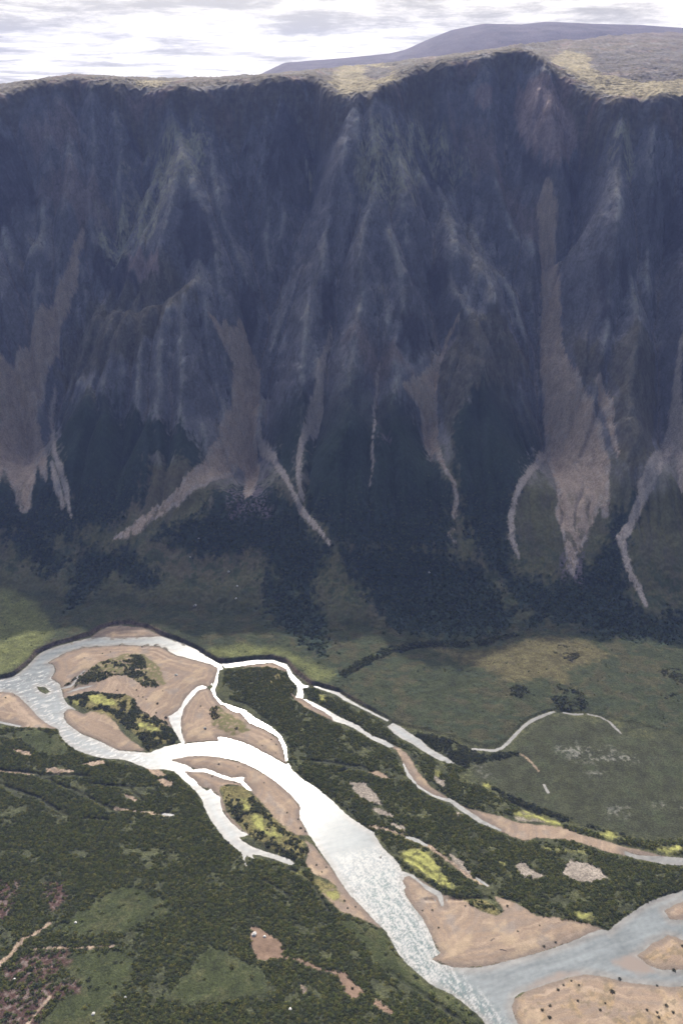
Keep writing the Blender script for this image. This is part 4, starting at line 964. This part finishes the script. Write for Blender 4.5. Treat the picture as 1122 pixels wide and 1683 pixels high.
CL = {'west': 'broad pink scree fan at the left edge of the wall', 'west_strand': 'thin broken scree strand right of the left fan', 'middle': 'wide scree chute that bends left under the middle gully', 'middle_strand': 'thin scree trail leaving the middle chute on its right', 'inner': 'short pale scree run right of the middle chute', 'thread': 'thread thin scree line in the dark alders', 'chute': 'grey scree chute ending in a thin curved tail', 'great': 'long scree chute under the cirque, widening to a fan', 'levee': 'curved pale debris trail left of the great fan', 'side_thread': 'faint thin scree run right of the great chute', 'east': 'winding pale scree trail near the right edge'}
for q, k in enumerate(scree_sd):
    ob = grid_piece('scree_chute', fc == 201 + q, M_SCREE)
    if ob: tag(ob, CL[k], 'scree', 'structure')
ML = ['bright green meadow on the left bank under the sandbar', 'olive meadow at lower left above the stream of stones', 'olive meadow at the bottom left beside the red stony ground', 'green meadow left of the bare sandy clearing', 'sloping green meadow strip along the left bank of the rapids']
for q in range(len(MEADOW)):
    ob = grid_piece('meadow', fc == 300 + q, M_GROUND)
    if ob: tag(ob, ML[q], 'meadow', 'structure')

# ------------------------------------------------------------------ water
flow = on_plane([(500, 1310), (620, 1450), (700, 1590)])
fd = flow[2] - flow[0]; fd = fd / np.hypot(*fd)
sA = X * fd[0] + Y * fd[1]; sB = -X * fd[1] + Y * fd[0]
fo = fbm(sA / 11, sB / 3.2, 6, 261, .7); fo2 = fbm(sA / 2.8, sB / 1.3, 4, 265, .65)
rap = union([[(560, 1410), (620, 1400), (655, 1430), (668, 1475), (705, 1530), (724, 1568), (735, 1600), (700, 1612), (660, 1575), (625, 1520), (590, 1480)]], 0, pad=40)
rapb = union([[(590, 1440), (640, 1430), (665, 1480), (705, 1535), (735, 1590), (790, 1640), (830, 1683), (780, 1660), (690, 1600), (640, 1540)]], 0, pad=40)
left = union([[(-60, 1110), (60, 1100), (100, 1120), (115, 1180), (160, 1215), (240, 1240), (240, 1262), (160, 1245), (100, 1210), (60, 1165), (-60, 1130)]], 0, pad=40)
foam = sst(14, -6, rap) * sst(-.3, .35, fo + 1.0 * fo2) * .9
foam = np.maximum(foam, sst(12, -4, rapb) * sst(-.1, .4, fo + .9 * fo2) * .8)
fl_l = fbm((X + .6 * Y) / 12, (Y - .6 * X) / 5, 4, 271)
foam = np.maximum(foam, sst(10, -4, left) * sst(.1, .35, fl_l + .5 * fo2) * .75)
foam = np.maximum(foam, sst(-3.0, -.5, dW) * sst(.0, .3, v2 + n1) * .12)
wc = np.zeros((NY, NX, 3), np.float32); wc[:] = (.155, .168, .170)
shal = sst(-9, -1, dW)[..., None]
wc = wc * (1 - .55 * shal) + np.array([.20, .175, .15], np.float32) * .55 * shal
cur = fbm((X * .95 + Y * .3) / 40, (Y * .95 - X * .3) / 7, 5, 281, .6)
wc *= (1.12 + .55 * cur + .25 * v2)[..., None]
teal = (sst(10, -8, rapb) * sst(.1, -.2, fo))[..., None]
wc = wc * (1 - .8 * teal) + np.array([.07, .115, .112], np.float32) * .8 * teal
gv = union([[(1005, 1580), (1030, 1570), (1048, 1572), (1064, 1585), (1076, 1598), (1050, 1601), (1022, 1593)], [(870, 1622), (915, 1598), (950, 1600), (915, 1612)]], 3, pad=30)[..., None]
gs = sst(4, -4, gv)
wc = wc * (1 - gs) + np.array([.23, .185, .155], np.float32) * gs
WL = {'river': ('river', 'broad silty river winding from the left bend to the lower right'), 'pool_channel': ('river_channel', 'side arm with a still pool left of the mossy island'), 'side_channel': ('river_channel', 'bright side channel running along the top of the wooded island'), 'back_channel': ('river_channel', 'narrow back channel that widens to a pond under the meadow'),
      'lower_channel': ('river_channel', 'thin water in the sandy channel, widening at the right edge'), 'inlet': ('stream', 'curved slack inlet between two brown sandbars'), 'braid': ('river_channel', 'glittering braided arm that carries the sun glint'), 'creek': ('creek', 'small creek curling round the round meadow at right'), 'island_stream': ('stream', 'short trickle crossing the wooded island'), 'bar_stream': ('stream', 'small stream threading the mossy sandbar'), 'bank_stream': ('stream', 'thin trickle along the left bank thickets')}
for k, d in wsd.items():
    near = d < 3.2
    # each stretch of water belongs to the body it lies nearest to
    own = np.minimum.reduce([wsd[q] for q in wsd if q != k]) >= d
    f = near & own & (Y < 1000)
    fm = f[:-1, :-1] | f[1:, :-1] | f[:-1, 1:] | f[1:, 1:]
    if k != 'river':
        fm &= ~((wsd['river'] < 3.2) & (wsd['river'] < d))[:-1, :-1]
    ob = grid_piece(WL[k][0], fm, M_WATER if k in ('river', 'lower_channel') else M_CALM, zflat=.15 - .002 * list(wsd).index(k), extra=foam, cover=wc)
    if ob: tag(ob, WL[k][1], 'water', 'structure')
print('ground objects', round(time.time() - T0, 1))


# ------------------------------------------------------------------ far hill
def far_hill():
    pts = np.array([(-900, 150), (-300, 142), (200, 140), (380, 136), (432, 121), (470, 103), (560, 96), (640, 88), (665, 82), (700, 66), (740, 50), (790, 40), (850, 41), (890, 37), (960, 40), (1040, 42), (1122, 48), (1300, 62), (2000, 110)], float)
    D = 4700.0
    cx, _, cz = at_dist(pts[:, 0], pts[:, 1], np.full(len(pts), D))
    xs = np.linspace(-5200, 5200, 800); ys = np.concatenate([np.linspace(2900, 4700, 110), np.linspace(4740, 6000, 30)])
    gx, gy = np.meshgrid(xs, ys)
    crest = np.interp(xs, cx, cz)[None] * np.ones_like(gx)
    k = np.clip((gy - 2900) / (D - 2900), 0, 1)
    z = 480 + (crest - 480) * (0.5 - 0.5 * np.cos(np.pi * k ** .8)) - np.clip(gy - D, 0, None) * .05
    z += (9 * fbm(gx / 300, gy / 300, 5, 301) + 10 * (ridged(gx / 420, gy / 700, 4, 311) - .6)) * sst(4690, 4200, gy)
    q = np.arange(gx.size).reshape(gx.shape)
    quads = np.stack([q[:-1, :-1].ravel(), q[:-1, 1:].ravel(), q[1:, 1:].ravel(), q[1:, :-1].ravel()], 1)
    ob = mesh_from('hill', np.stack([gx.ravel(), gy.ravel(), z.ravel()], 1), quads, M_PLAT)
    c = np.zeros((gx.size, 3), np.float32); c[:] = (.085, .068, .072)
    c *= (1 + .35 * fbm(gx / 120, gy / 260, 5, 321) + .2 * fbm(gx / 30, gy / 60, 3, 331)).ravel()[:, None]
    color_attr(ob, 'cover', np.clip(c, .02, .5))
    return ob


tag(far_hill(), 'bare purplish brown hill rising behind the plateau', 'hill', 'structure')


# ------------------------------------------------------------------ shrubs
def clump(n, seed, flat=.68, size=.34):
    """leaf sprays of one shrub of radius 1: n quads scattered through a dome"""
    r = np.random.default_rng(seed)
    k = np.arange(n) + .5
    z = 1 - k / n * 1.02
    ph = k * 2.399963 + r.uniform(0, .9, n)
    rad = r.uniform(.55, 1.06, n)
    s = np.sqrt(np.clip(1 - z * z, 0, 1))
    lob = 1 + .22 * np.sin(3 * ph + r.uniform(0, 6)) + .12 * np.sin(5 * ph)
    c = np.stack([s * np.cos(ph) * lob, s * np.sin(ph) * lob, np.clip(z, .05, 1) * flat], 1) * rad[:, None]
    c[:, 2] += .08
    nrm = np.stack([s * np.cos(ph), s * np.sin(ph), z + .35], 1) + r.normal(0, .38, (n, 3))
    nrm /= np.linalg.norm(nrm, axis=1)[:, None]
    a = np.cross(nrm, r.normal(0, 1, (n, 3))); a /= np.linalg.norm(a, axis=1)[:, None]
    b = np.cross(nrm, a)
    sz = size * r.uniform(.6, 1.25, n)[:, None]
    v = np.stack([c - a * sz, c - b * sz * .7 + nrm * sz * .2, c + a * sz, c + b * sz * .7 + nrm * sz * .2], 1)
    return v.astype(np.float32)          # n,4,3


VAR = [clump(26, s) for s in range(6)]
VAR_FAR = [clump(13, 50 + s, size=.5) for s in range(4)]
LEAFC = np.array([(.074, .084, .046), (.090, .100, .046), (.062, .072, .050), (.105, .108, .050), (.080, .084, .060), (.125, .118, .055)], np.float32)


def scatter(name, x, y, r, label, variants, tint=None):
    n = len(x)
    z = sample(Z, x, y) - .08 * r
    vi = rng.integers(0, len(variants), n)
    order = np.argsort(vi)
    V = []; C = []
    base = LEAFC[rng.integers(0, len(LEAFC), n)] * rng.uniform(.82, 1.18, (n, 1)).astype(np.float32)
    if tint is not None: base = base * tint
    yaw = rng.uniform(0, 6.283, n)
    for k, v in enumerate(variants):
        s = np.nonzero(vi == k)[0]
        if len(s) == 0: continue
        c, sn = np.cos(yaw[s])[:, None, None], np.sin(yaw[s])[:, None, None]
        vx = v[None, :, :, 0]; vy = v[None, :, :, 1]; vz = v[None, :, :, 2]
        R_ = r[s][:, None, None]; hgt = rng.uniform(.75, 1.25, len(s))[:, None, None]
        px = (vx * c - vy * sn) * R_ + x[s][:, None, None]
        py = (vx * sn + vy * c) * R_ + y[s][:, None, None]
        pz = np.broadcast_to(vz * R_ * hgt, px.shape) + z[s][:, None, None]
        V.append(np.stack([px, py, pz], -1).reshape(-1, 3).astype(np.float32))
        jit = rng.uniform(.87, 1.14, (len(s), v.shape[0], 1, 1)).astype(np.float32)
        C.append(np.broadcast_to(base[s][:, None, None, :] * jit, (len(s), v.shape[0], 4, 3)).reshape(-1, 3))
    V = np.concatenate(V); C = np.concatenate(C)
    ob = mesh_from(name, V, np.arange(len(V), dtype=np.int32).reshape(-1, 4), M_LEAF, smooth=False)
    color_attr(ob, 'leaf', C)
    return tag(ob, label, 'shrubs', 'stuff')


def pts_in(mask_fn_grid, spacing, x0, x1, y0, y1):
    """jittered points where the gridded density lets them stand"""
    gx = np.arange(x0, x1, spacing); gy = np.arange(y0, y1, spacing)
    gx, gy = np.meshgrid(gx, gy)
    x = (gx + rng.uniform(-.5, .5, gx.shape) * spacing).ravel(); y = (gy + rng.uniform(-.5, .5, gx.shape) * spacing).ravel()
    p = sample(mask_fn_grid, x, y)
    k = rng.uniform(0, 1, len(x)) < p
    return x[k], y[k]


patch = fbm(X / 28, Y / 28, 4, 401); patch2 = fbm(X / 9, Y / 9, 3, 411)
TH = {  # label, openness, spacing, radius range, tint
    'foreground': ('dense dark willow thicket filling the lower left foreground', -.34, 2.0, (1.1, 2.4), (1.35, 1.38, .98)),
    'island': ('dense green willow thicket on the long island between river and side channel', -.30, 2.0, (1.1, 2.3), (1.35, 1.38, .98)),
    'strip': ('thicket strip between the two narrow side channels', -.28, 2.1, (1.1, 2.1), (1.35, 1.38, .98)),
    'creekside': ('dark thicket between the pond and the creek', -.22, 2.2, (1.2, 2.2), (.8, .85, .95)),
    'bend_bar': ('open scrub on the mossy top of the bend sandbar', .0, 2.1, (1.0, 2.1), (1.1, 1.15, 1)),
    'bar_wood': ('dark scrub band across the sandbar of the left bend', -.16, 2.0, (1.2, 2.3), (1, 1.05, 1)),
    'glint_scrub': ('sparse scrub on the brown bar beside the sun glint', .12, 2.2, (.9, 1.9), (1.1, 1, .9)),
    'side_island': ('dark scrub ringing the yellow moss island', -.06, 2.0, (1.1, 2.2), (1, 1.05, 1)),
    'terrace': ('curved belt of dark scrub along the terrace edge north of the back channel', -.15, 2.2, (1.1, 2.2), (.9, .95, .95)),
    'wetland': ('dark shrub patch on the meadow above the creek bend', .02, 2.6, (1.2, 2.0), (.8, .85, 1)),
    'fan': ('small dark shrub patch on the fan left of the creek bend', .02, 2.6, (1.1, 1.9), (.8, .85, 1)),
    'fan_head': ('shrub patch on the tawny ground at the foot of the wall', -.05, 2.6, (1.1, 1.9), (.9, .9, 1)),
    'east_meadow': ('loose shrubs on the meadow at the right edge', .12, 2.8, (1.1, 1.8), (.9, .9, 1))}
NSH = 0
for k, (lab, thr, sp, (ra, rb), tn) in TH.items():
    d = thick[k]
    band = fbm((dW + 4 * n3) / 8.0, (X + .5 * Y) / 160, 3, 421)        # willows stand in rows along former shorelines
    dens = sst(.5, -1.5, d) * sst(thr - .08, thr + .12, patch + .5 * patch2 + .55 * band * sst(150, 60, dW))
    dens = dens * sst(.8, 2.0, dW) * sst(.2, 1.2, sd_bare) * sst(.2, 1.5, sd_clear) * sst(-.5, 1.5, sd_grav) * sst(-.5, 1.8, sd_moss)
    dens = dens * (1 - .985 * sst(1.5, -3, sd_meadow)) * (1 - .75 * sst(2, -3, sd_red))
    if k not in ('bend_bar', 'bar_wood', 'glint_scrub', 'side_island'): dens = dens * sst(-.5, 1.5, sd_sand)
    wp = on_plane(THICKET[k])
    x, y = pts_in(dens, sp, max(wp[:, 0].min(), -520), min(wp[:, 0].max(), 520), wp[:, 1].min(), wp[:, 1].max())
    if len(x) == 0: continue
    r = rng.uniform(ra, rb, len(x)) * (1 + .25 * sample(patch, x, y))
    NSH += len(x)
    scatter('thicket', x, y, r, lab, VAR, np.array(tn, np.float32))
# alders on the lower wall and the meadow north of the river
dens = sst(12, -8, sd_alder + low_ + 9 * v2 + 7 * n1) * sst(.34, .22, tt) * sst(1, 3, sd_scree) * .85 * sst(3, 8, dW)
x, y = pts_in(dens, 3.6, -560, 560, 850, 1300)
NSH += len(x)
scatter('thicket', x, y, rng.uniform(1.4, 2.8, len(x)), 'dark alder scrub covering the foot of the shaded wall', VAR_FAR, np.array((.72, .85, .95), np.float32))
dens = nf * sst(.04, .5, tt * 0 + fbm(X / 30, Y / 16, 5, 201)) * .35 * sst(4, 8, dW) * sst(.12, .0, tt) * sst(0, 4, sd_alder)
x, y = pts_in(dens.astype(np.float32), 3.4, -540, 540, 700, 1010)
NSH += len(x)
scatter('scrub', x, y, rng.uniform(.7, 1.6, len(x)), 'low scattered scrub on the green slope north of the river', VAR_FAR, np.array((.95, 1, 1), np.float32))
print('shrubs', NSH, round(time.time() - T0, 1))


# ------------------------------------------------------------------ single bushes, boulders and a log on the bars
def bush_mesh(seed, n=70):
    v = clump(n, seed, .9, .22).reshape(-1, 3)
    me_v = v
    r = np.random.default_rng(seed)
    ob = mesh_from('shrub', me_v, np.arange(len(v), dtype=np.int32).reshape(-1, 4), M_LEAF, smooth=False)
    c = np.array((.062, .066, .042), np.float32) * np.repeat(r.uniform(.65, 1.4, n), 4)[:, None].astype(np.float32)
    color_attr(ob, 'leaf', c)
    # stems, a second part
    sv = []; sq = []
    for k in range(5):
        a = r.uniform(0, 6.283); tip = np.array([math.cos(a) * .5, math.sin(a) * .5, .6])
        for i, (f, w_) in enumerate(((0, .06), (.5, .045), (1, .02))):
            p = tip * f
            for q in range(4):
                b = q * math.pi / 2
                sv.append((p[0] + math.cos(b) * w_, p[1] + math.sin(b) * w_, p[2] - (.1 if f == 0 else 0)))
        o_ = k * 12
        for i in range(2):
            for q in range(4):
                sq.append((o_ + i * 4 + q, o_ + i * 4 + (q + 1) % 4, o_ + i * 4 + 4 + (q + 1) % 4, o_ + i * 4 + 4 + q))
    st = mesh_from('stem', np.array(sv), np.array(sq), M_BARK)
    st.parent = ob
    return ob


def rock_mesh(name, seed, mat):
    import bmesh
    bm = bmesh.new(); bmesh.ops.create_icosphere(bm, subdivisions=3, radius=1)
    r = random.Random(seed); ofs = r.uniform(0, 50)
    for v in bm.verts:
        a = np.array([v.co.x * 1.3 + ofs]); b = np.array([v.co.y * 1.3 + v.co.z * .9])
        k = 1 + .35 * float(fbm(a, b, 3, 500)[0])
        v.co = Vector((v.co.x * 1.2 * k, v.co.y * .95 * k, v.co.z * .75 * k))
        for nx, ny, nz, dd in ((.8, .3, .5, .75), (-.5, .6, .6, .8), (.1, -.8, .55, .78)):
            n_ = Vector((nx, ny, nz)).normalized(); e = v.co.dot(n_) - dd
            if e > 0: v.co -= n_ * e * .9
    me = bpy.data.meshes.new(name); bm.to_mesh(me); bm.free(); me.materials.append(mat)
    ob = bpy.data.objects.new(name, me); COL.objects.link(ob)
    return ob


BUSH = [  # px, py, radius m, label
    (47, 1154, 1.3, 'small dark bush on the river edge of the left sandbar'), (10, 1148, 1.5, 'dark bush at the far left of the left sandbar'), (25, 1144, 1.1, 'low brown bush beside the water on the left sandbar'), (74, 1180, 1.2, 'tiny bush at the tip of the left sandbar'),
    (182, 1072, 1.3, 'dark bush alone on the upper sand of the bend bar'), (169, 1075, 1.4, 'dark bush left of the lone one on the upper bend bar'), (139, 1082, 1.1, 'small bush near the left end of the bend bar'), (197, 1061, 1.6, 'dark bush at the upper water edge of the bend bar'), (234, 1064, 1.9, 'wide bush at the water edge under the white reach'),
    (259, 1157, 2.2, 'spreading dark bush on open sand right of the wooded bar'), (235, 1147, 1.5, 'dark bush in a short row on the bar sand'), (228, 1145, 1.3, 'bush at the left end of the short row'), (241, 1150, 1.3, 'bush at the right end of the short row'), (193, 1135, 1.4, 'dark bush just above the wooded band'), (225, 1135, 1.4, 'bush on sand right of the mossy patch'), (273, 1181, 2.6, 'large round bush at the mouth of the slack inlet'), (257, 1172, 1.6, 'bush behind the large one at the inlet mouth'), (268, 1137, 1.1, 'tiny bush on the right slope of the bend bar'),
    (330, 1161, 1.5, 'dark bush on the sand between inlet and braided arm'), (446, 1217, 1.4, 'small dark bush on the bar below the sun glint'), (454, 1225, 1.3, 'small dark bush right of its twin below the glint'), (431, 1226, 1.1, 'tiny bush left of the pair below the glint'), (453, 1238, 1.0, 'tiny bush at the white river edge below the glint'),
    (360, 1258, 1.5, 'dark bush on the upper part of the long curved bar'), (349, 1278, 1.2, 'dark bush beside the thin white arm'), (391, 1261, 1.1, 'small bush in the middle of the long curved bar'), (434, 1288, 1.2, 'small bush on the outer slope of the long bar'), (472, 1337, 1.3, 'bush near the lower end of the long bar'), (490, 1348, 1.2, 'bush at the bay where the river widens'),
    (494, 1362, 1.8, 'dark bush on the sand by the widened river'), (502, 1368, 1.5, 'dark bush right of the one by the widened river'),
    (520, 1424, 1.4, 'dark bush on the narrow left bank sand'), (536, 1427, 1.2, 'small bush nearest the water on the left bank sand'), (529, 1435, 1.2, 'bush low on the narrow left bank sand'), (566, 1483, 1.6, 'bush on the sand left of the rapids'), (571, 1495, 1.3, 'bush below another left of the rapids'), (584, 1492, 1.2, 'small bush by the water left of the rapids'),
    (710, 1497, 1.4, 'dark bush on the upper point bar beside a pool'), (694, 1497, 1.1, 'tiny bush near the water on the upper point bar'), (720, 1527, 1.3, 'dark bush in the middle of the point bar'), (764, 1490, 1.2, 'bush close under the thicket edge on the point bar'), (850, 1533, 1.2, 'dark bush alone on the wide sand of the point bar'), (893, 1557, 1.7, 'brown bush near the water on the point bar'), (912, 1549, 1.5, 'bush right of the brown one near the water'), (833, 1489, 1.5, 'bush in the sandy notch under the thicket'), (886, 1522, 1.0, 'tiny bush near the right end of the point bar'),
    (1017, 1611, 2.2, 'round dark bush on the shore of the lower channel'), (1106, 1595, 2.2, 'round dark bush on the bank of the gravel islet'), (1005, 1631, 2.8, 'large dark bush in the ochre hummocks'), (1078, 1623, 1.4, 'bush alone on the right part of the south flats'), (1120, 1556, 2.0, 'dark bush at the right edge on the islet'), (938, 1613, 1.3, 'bush at the top of the south flats shore'), (925, 1620, 1.5, 'bush in the small group by the south shore'), (916, 1627, 1.9, 'wide bush in the small group by the south shore'), (950, 1621, 1.3, 'bush right of the small shore group'), (890, 1661, 1.9, 'dark bush left on the south flats'), (902, 1673, 2.1, 'large dark bush at the bottom edge of the flats'), (903, 1655, 1.8, 'bush above the large one at the bottom edge'), (985, 1662, 1.6, 'bush on the tawny ground mid south flats'), (948, 1647, 1.4, 'small pair bush amid the south flats'), (994, 1649, 1.3, 'small bush below the large ochre one'), (1062, 1661, 1.6, 'bush beside the dark gully on the flats'), (1093, 1655, 2.0, 'bush in the scrub patch right of the gully'), (1079, 1664, 1.5, 'bush left of the scrub patch by the gully'), (1105, 1665, 1.7, 'bush at the right end of the scrub patch'), (1080, 1675, 1.8, 'bush below the scrub patch at the bottom edge'),
    (579, 1625, 1.8, 'dark bush standing in the bare sandy clearing')]
protos = []
for q, (px, py, r, lab) in enumerate(BUSH):
    p = on_terrain([(px, py)], Z)[0]
    if len(protos) < 5:
        ob = bush_mesh(900 + q); protos.append(ob)
    else:
        src = protos[q % 5]; ob = src.copy(); COL.objects.link(ob)
        for ch in src.children:
            c = ch.copy(); COL.objects.link(c); c.parent = ob
    ob.location = (p[0], p[1], float(sample(Z, p[0:1], p[1:2])[0]) - .05)
    ob.scale = (r * .85, r * .85, r * .72); ob.rotation_euler = (0, 0, q * 1.7)
    tag(ob, lab, 'bush', None, 'bushes standing alone on the sandbars')
ROCKS = [(290, 1111, 2.0, 'pale boulder on the right slope of the bend sandbar', 1), (337, 1197, 2.0, 'dark boulder on the smooth brown sand by the inlet', 0), (321, 997, 2.6, 'grey boulder on the shaded green slope above the bend', 0), (376, 940, 2.0, 'pale boulder on the shaded heath slope', 1), (390, 964, 1.7, 'small pale boulder below another on the heath slope', 1), (388, 985, 1.6, 'pale boulder lowest on the heath slope', 1), (327, 885, 1.6, 'small pale boulder near the toe of the middle scree', 1), (313, 916, 1.3, 'tiny pale boulder among the alders below the scree', 1), (705, 942, 1.8, 'pale boulder in the dark alders under the middle wall', 1), (207, 1642, 1.4, 'white boulder at the lower left meadow edge', 1), (125, 1519, 1.3, 'pale stone on the upper left meadow', 1), (154, 1668, 1.5, 'white boulder on the bottom left meadow', 1), (25, 1612, 1.2, 'pale stone on the red ground at the left edge', 1), (477, 1660, 1.5, 'white boulder in the scrub below the sandy clearing', 1), (418, 1538, 2.3, 'flat white boulder in the sandy clearing', 1), (435, 1541, 1.4, 'smaller white boulder beside the flat one in the clearing', 1), (640, 1445, 1.3, 'dark boulder in the white water near the point bar', 0), (625, 1412, 1.9, 'dark boulder breaking the white water by the island bank', 0)]
rp = [rock_mesh('boulder', 5, M_STONE), rock_mesh('boulder', 9, M_PALESTONE)]
used = set()
for q, (px, py, r, lab, pale) in enumerate(ROCKS):
    p = on_terrain([(px, py)], Z)[0]
    ob = rp[pale]
    if pale in used:
        ob = ob.copy(); COL.objects.link(ob)
    used.add(pale)
    ob.location = (p[0], p[1], float(sample(Z, p[0:1], p[1:2])[0]) + r * .15)
    ob.scale = (r, r, r); ob.rotation_euler = (0, 0, q * 2.1)
    tag(ob, lab, 'boulder', None, 'boulders lying about the valley')


def driftwood(px, py, length, ang, lab):
    p = on_terrain([(px, py)], Z)[0]
    vs = []; qs = []
    for i in range(9):
        f = i / 8; w_ = .32 * (1 - .65 * f) * (1.5 if i == 0 else 1)
        for q in range(8):
            b = q * math.pi / 4
            vs.append(((f - .5) * length, math.cos(b) * w_ + .25 * math.sin(f * 4), math.sin(b) * w_ + .2))
    for i in range(8):
        for q in range(8):
            qs.append((i * 8 + q, i * 8 + (q + 1) % 8, i * 8 + 8 + (q + 1) % 8, i * 8 + 8 + q))
    ob = mesh_from('driftwood_log', np.array(vs), np.array(qs), M_WOOD)
    ob.location = (p[0], p[1], float(sample(Z, p[0:1], p[1:2])[0])); ob.rotation_euler = (0, 0, ang)
    tag(ob, lab, 'driftwood')


driftwood(826, 1565, 6.0, R(-12), 'dark driftwood log on the sand near the water of the point bar')
driftwood(809, 1544, 5.0, R(35), 'dark driftwood snag higher on the point bar sand')

# ------------------------------------------------------------------ air
import bmesh
bm = bmesh.new(); bmesh.ops.create_cube(bm, size=1)
me = bpy.data.meshes.new('haze'); bm.to_mesh(me); bm.free()
hz = bpy.data.objects.new('haze', me); COL.objects.link(hz)
zb = float(Z.min()) - 1.0
hz.scale = (11000, 7600, 1000 - zb); hz.location = (0, 2400, (1000 + zb) / 2)
m, t = base_mat('thin air')
vol = t.n('ShaderNodeVolumePrincipled', None, Color=(.38, .49, 1.0, 1), Density=5.5e-5, Anisotropy=.15)
t.n('ShaderNodeOutputMaterial', None, Volume=vol.outputs[0])
me.materials.append(m)
tag(hz, 'thin blue air haze filling the valley', 'haze', 'stuff')
print('done', round(time.time() - T0, 1), 'verts', NY * NX)
